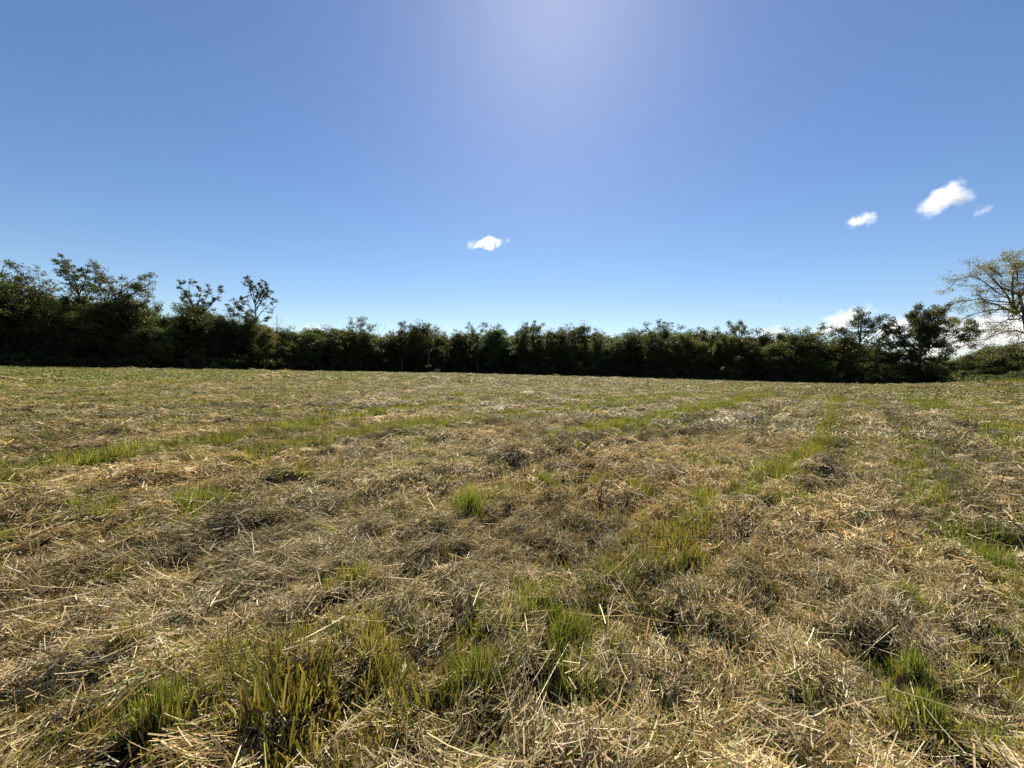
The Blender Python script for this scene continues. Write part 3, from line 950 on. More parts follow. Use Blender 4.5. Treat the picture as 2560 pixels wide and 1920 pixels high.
# depth of the wood behind, one mass
wood_src = []
PROTO['under'] = [('trunk', SHRUB[0][0][1]), ('crown', SHRUB[0][1][1])]
for nm in ('roundA', 'tallA', 'roundB', 'roundC', 'under'):
    pass
    # join trunk, limbs and crown of one kind in one source object
    Vs, n0 = [], 0
    for pn, me in PROTO[nm]:
        if pn != 'limbs': wood_src.append((nm, pn, me))
PPw, IDw, SCw, RTw = [], [], [], []
src_objs = [obj('w', me, link=False) for (_, _, me) in wood_src]
uu = -330.0
while uu < 2060:
    Y = edge_Y(max(-330, uu))
    for row in range(2, 7):
        Yr = Y + 4 + row * 6.5 + rt.uniform(-2, 2); u2 = uu + rt.uniform(-15, 15)
        x, y = at(u2, Yr)
        vt = float(np.interp(u2, TOPS[:, 0], TOPS[:, 1])) + rt.uniform(8, 26)
        s = zat(u2, vt, Yr) / 16.0; k = rt.randrange(4); a = rt.uniform(0, 6.28)
        for q in (0, 1):
            PPw.append((x, y, gz(x, y))); IDw.append(2 * k + q); SCw.append((1.05, 1.05, s)); RTw.append((0, 0, a))
        for q2 in range(3):
            xs, ys = at(u2 + rt.uniform(-30, 30), Yr + rt.uniform(-3, 3)); s3 = rt.uniform(.7, 1.3)
            for q in (0, 1):
                PPw.append((xs, ys, gz(xs, ys))); IDw.append(8 + q); SCw.append((s3 * 1.5, s3 * 1.5, s3)); RTw.append((0, 0, a + q2))
    uu += 30 * 100 / Y
scatter('woodland', src_objs, np.array(PPw), np.array(RTw), np.array(SCw), np.array(IDw), np.ones((len(PPw), 4)), 'dark wood of broadleaf trees behind the tree line')

# edge shrubs
u = -150.0; k = 0
while u < 1930:
    Y = edge_Y(u); Yr = Y - rt.uniform(.3, 1.4)
    x, y = at(u, Yr); s = rt.uniform(.5, 1.15)
    if rt.random() < .85:
        lab = None
        for s in (s, .6, .85, 1.1):
            lab = '%s shrub at the wood foot %s' % ('small' if s < .7 else ('middling' if s < .92 else 'big'), where(u))
            if lab not in USED: break
        USED.add(lab)
        place_tree('shrub', SHRUB[k % 4], (x, y, gz(x, y)), lab, 'shrub', 'shrubs at the foot of the wood', rt.uniform(0, 6.28), (s * 1.3, s * 1.3, s))
    k += 1
    u += rt.uniform(22, 48)


# ---- trees with a shape of their own: limbs given in photo columns/rows at their depth
def photo_limb(ptsuv, Y, ox, oz, g, depth=.0, spread=1.2):
    out = []
    for i, (u, v) in enumerate(ptsuv):
        x, _ = at(u, Y)
        out.append((x - ox, depth * i / max(1, len(ptsuv) - 1) + g.normal(0, .08 * spread), zat(u, v, Y) - oz))
    return np.array(out)


def special(name, seed, u0, Y, trunk, limbs, leaf_r, per, size, cols, mat, label, cat='tree', zb=None, split=True, rb=.3, extra=None, fill=None, **kw):
    g = G(seed)
    ox, _ = at(u0, Y); oz = gz(ox, Y) if zb is None else zb
    if fill:
        cs = []
        for (fu, fv, du, dv, m) in fill:
            v = g.normal(0, 1, (m, 3)); v /= np.linalg.norm(v, axis=1)[:, None]; v *= (g.random(m) ** .4)[:, None]
            rx = du * K / FPX * Y; rz = dv * K / FPX * Y
            cs.append(v * np.array((rx, rx, rz)) + np.array((at(fu, Y)[0] - ox, 0, zat(fu, fv, Y) - oz)))
        cs = np.concatenate(cs); extra = (cs, leaf_r * g.uniform(.5, 1.0, len(cs)))
    tp = photo_limb(trunk, Y, ox, oz, g); tp[0, 2] = -.1
    tr = rb * (1 - .65 * np.linspace(0, 1, len(tp)))
    lb = []
    for l in limbs:
        pts, r0 = l[0], l[1]; dep = l[2] if len(l) > 2 else g.uniform(-2, 2)
        lb.append((photo_limb(pts, Y, ox, oz, g, dep), r0, r0 * .22))
    parts = make_tree(name, tp, tr, lb, g, leaf_r, per, size, cols, mat, split=split, extra=extra, **kw)
    return place_tree(name, parts, (ox, Y, oz), label, cat, GROUP if cat == 'tree' else None)


# tall round-topped tree on the left, sparse crown on a bare neck
special('broadleaf_tree', 401, 176, 88, [(176, 793), (178, 720), (176, 670), (174, 640)],
        [([(174, 640), (160, 615), (148, 588), (146, 574)], .14), ([(174, 640), (172, 610), (170, 580), (168, 570)], .15), ([(174, 640), (186, 615), (196, 590), (198, 578)], .14),
         ([(176, 655), (195, 630), (206, 600), (208, 592)], .12), ([(174, 645), (158, 625), (143, 600)], .11), ([(176, 680), (195, 660), (214, 655)], .1), ([(176, 690), (160, 672), (148, 665)], .1)],
        .60, 42, .25, LEAFC * .85, M_LEAF, 'tall tree with rounded airy crown rising above the left woods on a bare neck', fill=[(172, 600, 32, 28, 46)], sec=(6, 8), sec_len=.4, start=.3, ter=3)
# far-left edge crown
special('broadleaf_tree', 402, -8, 84, [(-8, 790), (-10, 700), (-12, 640)],
        [([(-12, 650), (-5, 610), (2, 575), (4, 566)], .16), ([(-12, 650), (8, 620), (18, 598)], .14), ([(-12, 640), (-30, 600), (-34, 570)], .15), ([(-10, 680), (10, 650), (22, 640)], .14), ([(-10, 690), (-40, 660), (-60, 640)], .14)],
        .95, 52, .26, LEAFC, M_LEAF, 'tall tree cut by the left edge of the photo, crown reaching highest there', fill=[(-12, 612, 36, 42, 80), (-4, 660, 40, 30, 30)], sec=(4, 6), start=.3)
# dark pointed crown and bare wispy tree beside it
special('broadleaf_tree', 403, 48, 86, [(48, 791), (50, 700), (49, 640)],
        [([(49, 650), (46, 615), (45, 590)], .14), ([(49, 660), (58, 630), (60, 612)], .12), ([(50, 680), (36, 650), (34, 630)], .12), ([(50, 690), (66, 660), (72, 650)], .12), ([(50, 700), (40, 680), (28, 670)], .12)],
        .85, 56, .26, LEAFC, M_LEAF, 'dark narrow crowned tree near the left edge beside a nearly bare wispy one', fill=[(50, 640, 28, 42, 80)], sec=(3, 5), start=.2)
special('bare_tree', 404, 92, 90, [(92, 792), (93, 700), (94, 655)],
        [([(94, 665), (80, 630), (70, 600), (64, 590)], .1), ([(94, 660), (96, 625), (100, 598), (98, 590)], .1), ([(94, 670), (110, 640), (122, 615)], .1), ([(94, 680), (114, 655), (126, 640)], .08), ([(94, 672), (84, 640), (82, 610)], .08)],
        .5, 20, .2, LEAFC, M_LEAF, 'wispy nearly leafless tree with thin upright twigs near the left edge', sec=(6, 8), sec_len=.4, start=.3, ter=3)
# spreading layered tree
special('broadleaf_tree', 405, 262, 88, [(262, 795), (262, 720), (256, 670), (252, 640)],
        [([(254, 650), (246, 620), (236, 600), (228, 592)], .15), ([(254, 650), (262, 620), (278, 602), (292, 598)], .16), ([(256, 665), (285, 640), (308, 625), (322, 622)], .16), ([(258, 680), (290, 660), (318, 648), (332, 652)], .14),
         ([(256, 660), (235, 640), (216, 632)], .13), ([(260, 700), (300, 685), (322, 678)], .12), ([(254, 645), (270, 625), (300, 605), (312, 604)], .13), ([(260, 700), (240, 680), (222, 676)], .12), ([(261, 720), (290, 705), (312, 700)], .12)],
        .95, 48, .27, LEAFC, M_LEAF, 'broad layered tree with arms reaching right, right of the round-topped one', fill=[(262, 636, 50, 36, 85), (300, 648, 30, 26, 36)], sec=(4, 6), start=.25)
# Y shaped emergent
special('broadleaf_tree', 406, 428, 100, [(434, 797), (432, 740), (428, 700), (424, 672)],
        [([(424, 676), (412, 650), (400, 630), (394, 610)], .16, -1), ([(424, 676), (408, 640), (404, 616), (408, 604)], .14, 1), ([(424, 672), (430, 650), (432, 632), (428, 622)], .14, .5), ([(424, 680), (440, 660), (452, 640), (456, 622)], .15, -.8),
         ([(426, 684), (448, 666), (462, 648), (474, 630), (470, 620)], .15, 1), ([(426, 690), (444, 676), (460, 660), (472, 648)], .12, -1), ([(425, 684), (404, 664), (392, 648)], .12, .4), ([(428, 700), (440, 688), (452, 682)], .12, .3), ([(428, 700), (416, 690), (404, 684)], .12, .3)],
        .55, 26, .26, LEAFC, M_LEAF, 'lone dark tree with forked crown above the woods, left of the vase-shaped one', sec=(7, 9), sec_len=.24, start=.12, ter=3)
# vase shaped emergent
special('broadleaf_tree', 407, 552, 104, [(553, 799), (553, 730), (552, 680), (551, 655)],
        [([(551, 660), (540, 635), (533, 615), (530, 608)], .15, 1), ([(551, 655), (548, 630), (545, 612), (541, 604)], .14, -1), ([(551, 655), (556, 630), (560, 615), (562, 610)], .15, .6), ([(552, 662), (564, 640), (574, 625), (580, 618)], .14, -.6),
         ([(552, 668), (568, 648), (580, 638), (588, 632)], .13, .6), ([(552, 690), (568, 674), (584, 660), (595, 652)], .13, -.4), ([(552, 680), (538, 664), (526, 652), (518, 648)], .13, .4), ([(553, 705), (568, 690), (582, 685)], .10, .2),
         ([(553, 700), (542, 685), (530, 678)], .11, .2), ([(552, 672), (562, 650), (570, 634), (572, 626)], .12, .9)],
        .48, 24, .24, LEAFC * 1.15, M_LEAF, 'tall vase-shaped tree with fanned open limbs beside the thin dead snag', sec=(7, 9), sec_len=.27, start=.35, ter=3)
special('broadleaf_tree', 408, 505, 100, [(505, 798), (505, 720), (503, 690)],
        [([(503, 700), (492, 675), (484, 660)], .12), ([(503, 695), (505, 670), (506, 655)], .12), ([(503, 700), (516, 680), (522, 665)], .12), ([(504, 715), (485, 695), (474, 688)], .1), ([(504, 715), (520, 700), (530, 690)], .1)],
        .75, 34, .25, LEAFC * 1.1, M_LEAF, 'airy brownish crown between the Y-shaped and the vase-shaped tree', fill=[(505, 690, 30, 28, 24)], sec=(4, 6), start=.3)
special('dead_tree', 409, 598, 104, [(598, 800), (599, 740), (598, 705), (597, 682)],
        [([(598, 712), (604, 700), (609, 688)], .05, .1), ([(598, 716), (592, 706), (590, 698)], .05, .1), ([(598, 725), (607, 716), (612, 706)], .05, .2)],
        .3, 2, .15, LEAFC, M_LEAF, 'thin dead snag standing just right of the vase-shaped tree', sec=(2, 3), start=.4, ter=1, rb=.16)
special('broadleaf_tree', 410, 775, 118, [(775, 802), (776, 740), (777, 715)],
        [([(777, 725), (766, 708), (757, 698)], .14), ([(777, 720), (784, 700), (790, 690)], .15), ([(777, 725), (776, 700), (774, 690)], .12), ([(777, 730), (796, 715), (802, 704)], .12), ([(776, 745), (760, 735), (748, 725)], .12), ([(776, 745), (792, 735), (806, 728)], .12)],
        .95, 26, .28, LEAFC * 1.1, M_LEAF, 'tree with a knobbly crown standing proud just left of the bare forked snag', fill=[(777, 715, 26, 20, 26), (777, 742, 34, 24, 26)], sec=(4, 5), start=.3)
special('dead_tree', 411, 822, 120, [(826, 803), (824, 750), (819, 722)],
        [([(820, 728), (814, 712), (820, 703), (822, 699)], .08, .1), ([(820, 725), (828, 710), (831, 704)], .05, .1)],
        .3, 2, .15, LEAFC, M_LEAF, 'bare forked snag poking above the line left of the middle', sec=(2, 3), start=.5, ter=0, rb=.18)
special('broadleaf_tree', 412, 868, 121, [(868, 804), (867, 740), (868, 715)],
        [([(868, 725), (862, 708), (860, 698)], .13), ([(868, 722), (872, 706), (868, 697)], .13), ([(868, 730), (882, 715), (886, 704)], .13), ([(868, 740), (892, 725), (898, 712)], .12), ([(868, 745), (852, 730), (846, 722)], .12), ([(868, 755), (890, 745), (904, 738)], .12), ([(868, 760), (850, 750), (842, 745)], .1)],
        .8, 22, .28, LEAFC * 1.3, M_LEAF, 'paler tall tree with feathery top right beside a gap in the middle of the line', fill=[(868, 722, 20, 22, 22), (868, 752, 30, 22, 22)], sec=(4, 5), start=.3)
special('broadleaf_tree', 413, 925, 122, [(925, 804), (924, 750), (922, 722)],
        [([(922, 730), (914, 712), (911, 700)], .14), ([(922, 725), (921, 708), (922, 700)], .12), ([(922, 730), (934, 715), (940, 706)], .13), ([(923, 740), (940, 728), (948, 716)], .13), ([(923, 745), (908, 735), (904, 722)], .12)],
        .9, 28, .28, LEAFC, M_LEAF, 'tree with a steep left side rising right of the gap beside the feathery tree', fill=[(926, 726, 20, 24, 28)], sec=(4, 5), start=.25)
special('broadleaf_tree', 421, 1030, 128, [(1030, 806), (1030, 750), (1030, 725)],
        [([(1030, 735), (1018, 715), (1012, 704)], .13), ([(1030, 730), (1040, 712), (1046, 702)], .13), ([(1030, 745), (1010, 735), (1004, 724)], .12), ([(1030, 745), (1050, 735), (1056, 722)], .12)],
        .95, 30, .3, LEAFC * 1.2, M_LEAF, 'slim double-topped tree left of the middle of the even tree line', fill=[(1018, 722, 14, 17, 18), (1044, 720, 14, 17, 18)], sec=(4, 5), start=.25)
special('broadleaf_tree', 422, 1150, 128, [(1150, 812), (1150, 750), (1150, 722)],
        [([(1150, 730), (1138, 712), (1134, 702)], .13), ([(1150, 726), (1152, 708), (1150, 699)], .12), ([(1150, 730), (1162, 714), (1168, 704)], .12), ([(1150, 740), (1172, 730), (1180, 720)], .12), ([(1150, 742), (1130, 732), (1122, 722)], .12)],
        .95, 32, .3, LEAFC, M_LEAF, 'small domed crown just proud of the even tree line at its middle', fill=[(1152, 724, 28, 22, 36)], sec=(4, 5), start=.25)
special('broadleaf_tree', 423, 1225, 126, [(1225, 813), (1225, 750), (1225, 728)],
        [([(1225, 735), (1214, 718), (1208, 708)], .13), ([(1225, 735), (1232, 718), (1236, 712)], .12), ([(1225, 745), (1205, 735), (1198, 722)], .12)],
        .7, 18, .28, LEAFC * 1.1, M_LEAF, 'notch tree with loose top beside the small dip in the tree line', fill=[(1212, 726, 18, 16, 18)], sec=(4, 5), start=.25)
special('broadleaf_tree', 424, 1420, 118, [(1420, 818), (1420, 750), (1420, 722)],
        [([(1420, 735), (1400, 715), (1388, 702)], .14), ([(1420, 728), (1418, 708), (1412, 697)], .13), ([(1420, 728), (1436, 710), (1442, 698)], .13), ([(1420, 740), (1450, 722), (1464, 708)], .13), ([(1420, 745), (1390, 728), (1374, 714)], .13), ([(1420, 735), (1428, 712), (1426, 700)], .12)],
        .75, 20, .28, LEAFC * 1.1, M_LEAF, 'wide see-through crown showing sky, right half of the even tree line', fill=[(1420, 722, 42, 19, 34)], sec=(4, 6), start=.25)
special('broadleaf_tree', 425, 1590, 108, [(1590, 824), (1592, 760), (1592, 728)],
        [([(1592, 735), (1580, 715), (1574, 702)], .15), ([(1592, 730), (1592, 710), (1594, 699)], .14), ([(1592, 735), (1604, 718), (1610, 706)], .14), ([(1592, 745), (1572, 735), (1560, 724)], .13), ([(1592, 745), (1614, 735), (1626, 722)], .13), ([(1592, 755), (1620, 745), (1636, 735)], .13)],
        .95, 40, .3, LEAFC * .9, M_LEAF, 'round dark-topped tree just left of the small cloud behind the wood', fill=[(1594, 724, 32, 24, 46), (1595, 755, 42, 24, 30)], sec=(4, 5), start=.25)
special('broadleaf_tree', 426, 1760, 98, [(1760, 828), (1760, 770), (1762, 735)],
        [([(1762, 745), (1748, 725), (1742, 712)], .15), ([(1762, 740), (1764, 718), (1766, 704)], .14), ([(1762, 745), (1778, 730), (1786, 716)], .14), ([(1761, 760), (1740, 748), (1728, 738)], .13), ([(1761, 760), (1785, 750), (1796, 738)], .13)],
        1.0, 36, .28, LEAFC * np.array((1.7, 1.5, 1.1)), M_LEAF, 'yellowish-green tree left of the large round tree near the right end', fill=[(1763, 732, 28, 22, 36)], sec=(4, 5), start=.25)
special('broadleaf_tree', 414, 1845, 90, [(1848, 830), (1850, 770), (1852, 730)],
        [([(1851, 740), (1838, 710), (1830, 692)], .18), ([(1852, 735), (1852, 705), (1854, 680)], .18), ([(1852, 738), (1870, 710), (1878, 690)], .18), ([(1851, 750), (1882, 725), (1900, 705)], .16), ([(1850, 755), (1825, 735), (1812, 715)], .16), ([(1850, 770), (1885, 750), (1905, 735)], .14), ([(1850, 770), (1820, 760), (1806, 745)], .14)],
        1.2, 60, .28, LEAFC, M_LEAF, 'large round dark tree second from the end of the line on the right', fill=[(1852, 735, 46, 48, 70), (1850, 780, 50, 30, 30)], sec=(5, 6), start=.2)
# the oak at the right end, arms reaching right
special('oak_tree', 415, 1985, 86, [(1983, 832), (1984, 800), (1984, 765), (1986, 740)],
        [([(1985, 750), (1965, 715), (1952, 690), (1945, 682)], .22, -1.5), ([(1986, 742), (1984, 705), (1990, 675), (1988, 657)], .22, 1), ([(1986, 745), (2005, 710), (2015, 685), (2022, 670)], .2, -1),
         ([(1985, 760), (1950, 735), (1928, 715), (1915, 706)], .2, 1.5), ([(1985, 765), (1950, 755), (1925, 745), (1912, 742)], .18, -1), ([(1986, 755), (2020, 725), (2045, 705), (2058, 690)], .18, 1), ([(1985, 762), (2028, 740), (2058, 718), (2076, 700)], .17, -1),
         ([(1984, 790), (2030, 770), (2058, 742), (2078, 728), (2094, 712)], .2, .8), ([(1984, 795), (2030, 775), (2060, 758), (2085, 738), (2092, 716)], .14, .2), ([(1984, 780), (1955, 775), (1935, 770)], .16, 1), ([(1986, 750), (1975, 710), (1970, 678)], .18, .6), ([(1986, 748), (2000, 705), (2006, 672)], .17, -.5),
         ([(1984, 790), (2010, 780), (2030, 782)], .14, 1), ([(1984, 800), (1960, 795), (1938, 800)], .14, 1), ([(1984, 805), (2005, 800), (2022, 806)], .12, -1), ([(1984, 785), (1962, 770), (1945, 775)], .14, -2), ([(1985, 770), (1995, 750), (2012, 745)], .15, -2),
         ([(1985, 760), (1972, 735), (1958, 725)], .15, -2.5), ([(1986, 750), (1992, 720), (1998, 700)], .15, -2.5)],
        .95, 62, .27, LEAFC * 1.25, M_LEAF, 'broad leafy oak at the right end of the line, two long arms reaching right', fill=[(1940, 738, 36, 42, 60), (1978, 716, 52, 54, 90), (1970, 785, 58, 32, 70), (2040, 715, 22, 14, 10)], sec=(7, 9), sec_len=.27, start=.2, ter=3, rb=.45)

# low hedge trees behind the rise on the right
rt2 = random.Random(4)
HL = ['lowest hedgerow tree right beside the oak trunk', 'low hedgerow tree under the tips of the oak arms', 'hedgerow tree in the sky gap between oak and yellowing tree', 'hedgerow tree under the left twigs of the yellowing tree', 'hedgerow tree under the drooping limb of the yellowing tree', 'hedgerow tree just left of the yellowing tree trunk', 'hedgerow tree directly behind the yellowing tree trunk'] + ['dark hedgerow tree just outside the right frame edge', 'second hedgerow tree outside the right frame edge', 'hedgerow tree well outside the right frame edge', 'last hedgerow tree, farthest outside the right frame edge', 'back-row hedgerow tree just right of the oak', 'back-row hedgerow tree in the sky gap right of the oak', 'back-row hedgerow tree under the left twig tips of the yellowing tree', 'back-row hedgerow tree left of the drooping limb', 'back-row hedgerow tree behind the drooping limb', 'back-row hedgerow tree beside the yellowing tree trunk']
for hi, (u, v, Y, kd) in enumerate([(2030, 775, 104, 'roundC'), (2062, 782, 112, 'roundA'), (2092, 772, 100, 'roundB'), (2118, 756, 96, 'roundA'), (2150, 752, 92, 'roundB'), (2180, 745, 96, 'roundC'), (2212, 752, 90, 'roundA'), (2245, 745, 92, 'roundB'), (2290, 740, 90, 'roundC'), (2340, 735, 90, 'roundA'), (2400, 730, 92, 'tallA'), (2046, 794, 118, 'roundC'), (2078, 790, 116, 'roundA'), (2106, 770, 112, 'roundC'), (2136, 762, 108, 'roundA'), (2166, 758, 108, 'roundC'), (2196, 758, 106, 'roundB')]):
    x, y = at(u, Y); s = zat(u, v - 11, Y) / 16.0
    place_tree('hedge_tree', PROTO[kd], (x, y, gz(x, y)), HL[hi], 'tree', 'hedgerow trees beyond the rise', rt2.uniform(0, 6.28), (.75, .75, s))
for i, (u, Y, s, lab) in enumerate([(1950, 85, 1.5, 'dark bush filling the space under the oak, left of its trunk'), (1985, 84, 1.3, 'dark bush directly in front of the oak trunk'), (2035, 88, 1.4, 'tall dark bush under the long right arms of the oak'), (1912, 88, 1.8, 'large dark bush between the large round tree and the oak'), (1880, 85, .95, 'grey-green bramble bush spilling from under the oak, left of its trunk'), (1925, 84, 1.0, 'pale rounded bramble bush in front of the oak at the field edge'), (2012, 84, .7, 'low bush right of the oak trunk where the field edge turns'),
                                    (2060, 78, .8, 'low dark bush between the oak and the yellowing tree'), (2105, 70, .85, 'bright green bush left of the yellowing tree'), (2150, 62, .9, 'green bush below the drooping twigs of the yellowing tree'), (2195, 60, .9, 'dark green bush at the right edge beside the yellowing tree trunk')]):
    x, y = at(u, Y)
    place_tree('bush', SHRUB[i % 4], (x, y, gz(x, y)), lab, 'bush', None, i * 1.7, (s * 1.2, s * 1.2, s * .8))

# the yellowing tree at the right edge: near, open, half bare
Yn = 42.0
special('yellowing_tree', 420, 2218, Yn, [(2220, 822), (2217, 790), (2216, 760), (2214, 728)],
        [([(2214, 730), (2204, 712), (2194, 695), (2182, 680), (2176, 655), (2160, 640), (2138, 632), (2116, 630), (2090, 612)], .24, -1.5),
         ([(2182, 680), (2160, 668), (2130, 660), (2100, 655), (2070, 640)], .13, -1), ([(2182, 680), (2172, 640), (2150, 600), (2130, 575), (2122, 566)], .12, 1.5),
         ([(2184, 682), (2178, 650), (2180, 610), (2176, 575), (2168, 556)], .13, .5), ([(2182, 680), (2206, 668), (2228, 655), (2250, 620), (2256, 580)], .18, 1), ([(2160, 668), (2125, 672), (2095, 680), (2068, 696)], .08, .5),
         ([(2206, 668), (2206, 640), (2200, 600), (2205, 560), (2212, 540)], .13, -.5), ([(2216, 735), (2250, 710), (2285, 670), (2310, 620)], .2, 1), ([(2190, 690), (2160, 692), (2135, 705), (2112, 725)], .09, -.6),
         ([(2215, 724), (2190, 714), (2168, 717), (2145, 726), (2122, 744)], .10, .5), ([(2216, 742), (2196, 740), (2172, 745), (2140, 762), (2104, 773)], .10, -1), ([(2216, 745), (2250, 740), (2290, 755), (2330, 780)], .1, 1),
         ([(2138, 632), (2112, 606), (2090, 596), (2066, 606), (2056, 622)], .07, 1), ([(2150, 600), (2125, 592), (2105, 582), (2092, 588)], .07, -1), ([(2182, 680), (2195, 640), (2214, 600), (2235, 556), (2240, 540)], .11, .3),
         ([(2176, 655), (2150, 650), (2120, 645), (2086, 650), (2060, 662)], .08, 1.4), ([(2172, 640), (2160, 605), (2150, 575), (2146, 556)], .08, -1.2), ([(2180, 610), (2190, 580), (2192, 556), (2190, 545)], .07, 1.2)],
        .55, 27, .098, YELC, M_LEAF1, 'half-bare spreading tree with yellowing leaves cut by the right edge', cat='tree', sec=(9, 12), sec_len=.30, start=.15, ter=5, rb=.34, drop=.04, split=True, flatness=.6)
# weed stems on the rise
g = G(77)
V, F, C = blade_verts(500, 5.0, .4, 1.0, .02, .04, 78, .5, .3)
me = mesh_from('tall_weeds', V, F, M_TUFT, False, {'col': ('FLOAT_COLOR', C)})
o = obj('tall_weeds', me); x, y = at(2195, 50); o.location = (x, y, gz(x, y)); tag(o, 'tall pale weeds on the rise under the yellowing tree', kind='stuff')

# rough uncut fringe at the foot of the wood
ex, ey, eh, ea, ep, ew = [], [], [], [], [], []
g = G(79)
n = 9000
tt = g.uniform(-122, 95, n); yy = np.interp(tt, EDGE[:, 0], EDGE[:, 1]) + g.normal(-.6, .7, n)
pt = smooth(-.25, .35, fbm(tt * .12, yy * .05, 3, 90))
hh = (.15 + .75 * pt * g.random(n))
V, F, C = ribbons(np.stack([tt, yy, height(tt, yy) - .03], -1), g.random(n) * 6.28, np.pi / 2 - np.abs(g.normal(.3, .25, n)), hh, g.uniform(.02, .05, n), -np.abs(g.normal(.2, .15, n)), g.normal(0, .9, n), 2, True,
                  rgba(np.where(g.random((n, 1)) < .4, np.array([[0.15, 0.13, 0.06]]), np.array([[0.10, 0.13, 0.035]])) * g.uniform(.6, 1.3, (n, 1))))
o = obj('rough_grass', mesh_from('rough_grass', V, F, M_TUFT, False, {'col': ('FLOAT_COLOR', C)})); tag(o, 'ragged strip of uncut rough grass along the foot of the wood', kind='stuff')

# small pale heap of straw at the far right field edge
hc = hay_clump('straw_heap', 900, 1.0, .2, .8, .03, .06, .05, False, 71)
me = hc.data; co = np.zeros(len(me.vertices) * 3, np.float32); me.vertices.foreach_get('co', co); co = co.reshape(-1, 3)
co[:, 2] += np.clip(.9 * (1 - np.hypot(co[:, 0], co[:, 1]) / 1.2), 0, 1); me.vertices.foreach_set('co', co.ravel())
me.materials.clear(); me.materials.append(M_TUFT)
COL.objects.link(hc); hc.name = 'straw_heap'; x, y = at(2011, 80); hc.location = (x, y, gz(x, y)); tag(hc, 'small pale heap of straw at the field edge right of the oak', 'heap')


# ------------------------------------------------------------------ bird
def bird():
    x, y = at(1674, 60); z = zat(1674, 647, 60)
    r = empty('bird', (x, y, z), .6)
    g = Tubes(); g.add([(-.22, 0, 0), (-.14, 0, 0), (0, 0, .01), (.12, 0, .02), (.2, 0, .01), (.24, 0, 0)], [.02, .05, .065, .045, .04, .005], 6)
    m, t = new_mat('feathers'); p = t.nodes.new('ShaderNodeBsdfPrincipled'); p.inputs['Base Color'].default_value = (.03, .03, .03, 1); q = t.nodes.new('ShaderNodeOutputMaterial'); t.links.new(p.outputs[0], q.inputs[0])
    obj('body', g.mesh('body', m), r)
    for s in (-1, 1):
        V = np.array([(-.08, 0, .02), (.09, 0, .03), (.10, s * .25, .14), (-.05, s * .25, .13), (.02, s * .5, .10), (-.05, s * .48, .10)])
        obj('wing', mesh_from('wing', V, np.array([(0, 1, 2, 3), (3, 2, 4, 5)]), m), r)
    r.scale = (.7, .7, .7)
    tag(r, 'tiny dark bird in flight above the right half of the trees', 'bird')


bird()


# ------------------------------------------------------------------ clouds: volumes far out
def cloud_mat(seed, dens, soft=1.0, amp=1.5, scale=1.7, asp=(1, 1, 1)):
    m, t = new_mat('cloud')
    N = t.nodes.new; L = t.links.new
    tc = N('ShaderNodeTexCoord')
    ln = N('ShaderNodeVectorMath'); ln.operation = 'LENGTH'; L(tc.outputs['Object'], ln.inputs[0])
    mp = N('ShaderNodeMapping'); mp.inputs['Location'].default_value = (seed * 3.1, seed * 1.7, seed); mp.inputs['Scale'].default_value = asp; L(tc.outputs['Object'], mp.inputs[0])
    nz = N('ShaderNodeTexNoise'); nz.inputs['Scale'].default_value = scale; nz.inputs['Detail'].default_value = 5; nz.inputs['Roughness'].default_value = .6
    L(mp.outputs[0], nz.inputs['Vector'])
    a = N('ShaderNodeMath'); a.operation = 'MULTIPLY_ADD'; a.inputs[1].default_value = amp; a.inputs[2].default_value = -amp * .5; L(nz.outputs[0], a.inputs[0])
    b = N('ShaderNodeMath'); b.operation = 'SUBTRACT'; b.inputs[0].default_value = .62; L(ln.outputs['Value'], b.inputs[1])
    c = N('ShaderNodeMath'); c.operation = 'ADD'; L(a.outputs[0], c.inputs[0]); L(b.outputs[0], c.inputs[1])
    d = N('ShaderNodeMapRange'); d.inputs[1].default_value = 0; d.inputs[2].default_value = .35 * soft; d.inputs[3].default_value = 0; d.inputs[4].default_value = dens; L(c.outputs[0], d.inputs[0])
    v = N('ShaderNodeVolumePrincipled'); v.inputs['Color'].default_value = (.95, .955, .97, 1); v.inputs['Anisotropy'].default_value = .55
    L(d.outputs[0], v.inputs['Density'])
    o = N('ShaderNodeOutputMaterial'); L(v.outputs[0], o.inputs['Volume'])
    return m


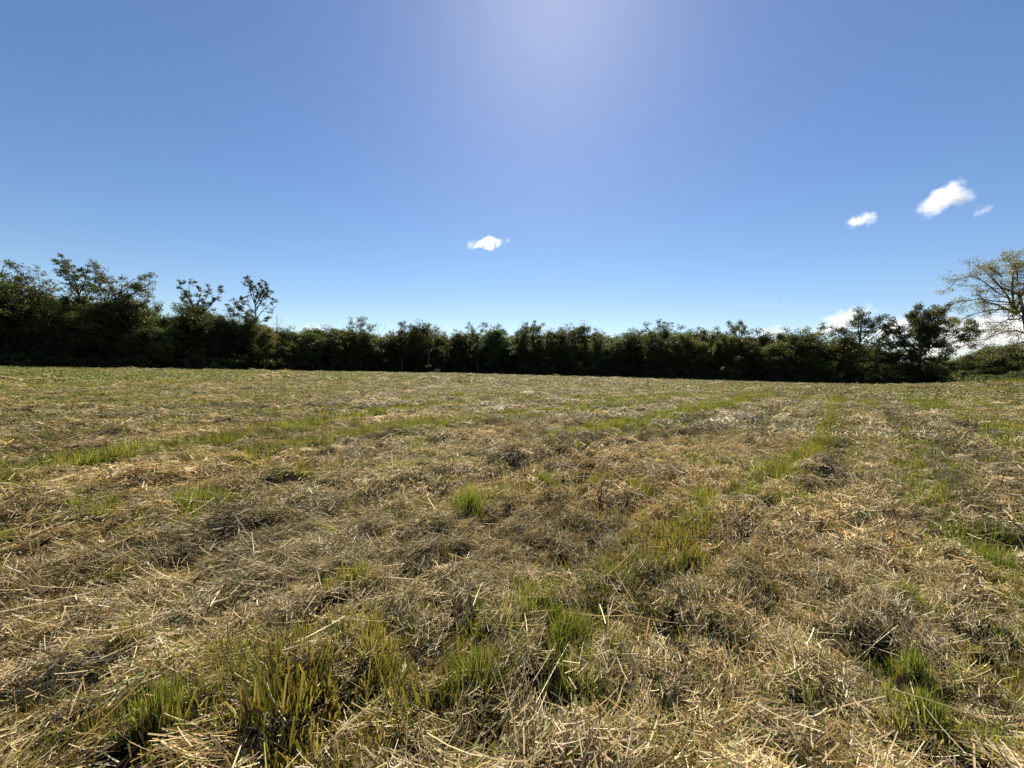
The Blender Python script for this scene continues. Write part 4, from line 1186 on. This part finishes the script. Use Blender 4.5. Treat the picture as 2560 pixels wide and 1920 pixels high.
def ball(name, mat):
    n, k = 20, 12
    th = np.arange(n) / n * 2 * np.pi; ph = np.linspace(0, np.pi, k + 1)[1:-1]
    V = [(0, 0, 1)] + [(math.sin(p) * math.cos(t), math.sin(p) * math.sin(t), math.cos(p)) for p in ph for t in th] + [(0, 0, -1)]
    F4 = np.array([(1 + i * n + j, 1 + (i + 1) * n + j, 1 + (i + 1) * n + (j + 1) % n, 1 + i * n + (j + 1) % n) for i in range(k - 2) for j in range(n)])
    F3 = np.array([(0, 1 + j, 1 + (j + 1) % n) for j in range(n)] + [(len(V) - 1, 1 + (k - 2) * n + (j + 1) % n, 1 + (k - 2) * n + j) for j in range(n)])
    return mesh_from(name, np.array(V) * 1.0, [F4, F3], mat)


CLOUDS = [  # u, v, depth, half width px, half height px, tilt, density, label
    (1047, 529, 3000, 46, 14, 6, .035, 'small white puffy cloud low over the middle of the tree line'),
    (1842, 481, 3200, 38, 15, 14, .03, 'small flat white cloud, lower of the two to the right'),
    (2020, 434, 3000, 60, 30, 30, .03, 'largest white cloud, slanting up in the upper right sky'),
    (2096, 462, 3000, 20, 12, 35, .010, 'faint wisp of cloud just right of the largest cloud'),
    (1818, 694, 6000, 82, 25, 22, .012, 'white cloud bank rising behind the trees left of the oak'),
    (1668, 722, 6000, 52, 18, 8, .012, 'small white cloud just showing over the right half of the trees'),
    (2090, 728, 6000, 140, 58, 15, .007, 'broad white cloud bank behind the oak and the yellowing tree'),
    (2215, 700, 6000, 90, 80, 0, .010, 'white cloud behind the crown of the yellowing tree at the right edge'),
    (1930, 715, 6000, 80, 40, 20, .008, 'thin white cloud between the round dark tree and the oak'),
    (676, 712, 6000, 26, 13, 0, .012, 'tiny white cloud peeping over the trees left of the middle'),
]
for i, (u, v, Y, wu, hv, tl, dn, lab) in enumerate(CLOUDS):
    x, y = at(u, Y); z = zat(u, v, Y)
    sx = wu * K / FPX * Y * 1.25; sz = hv * K / FPX * Y * 1.35; sy = min(sx, sz * 1.3)
    o = obj('cloud', ball('cloud', cloud_mat(i + 2.4, dn * .5, soft=1.5, amp=2.0, scale=1.7 if i > 3 else 1.25, asp=(sx / sz, sy / sz, 1))))
    o.location = (x, y, z); o.scale = (sx, min(sx, sz * 1.3), sz); o.rotation_euler = (0, -R(tl), 0)
    tag(o, lab, 'cloud', 'white clouds in the blue sky')
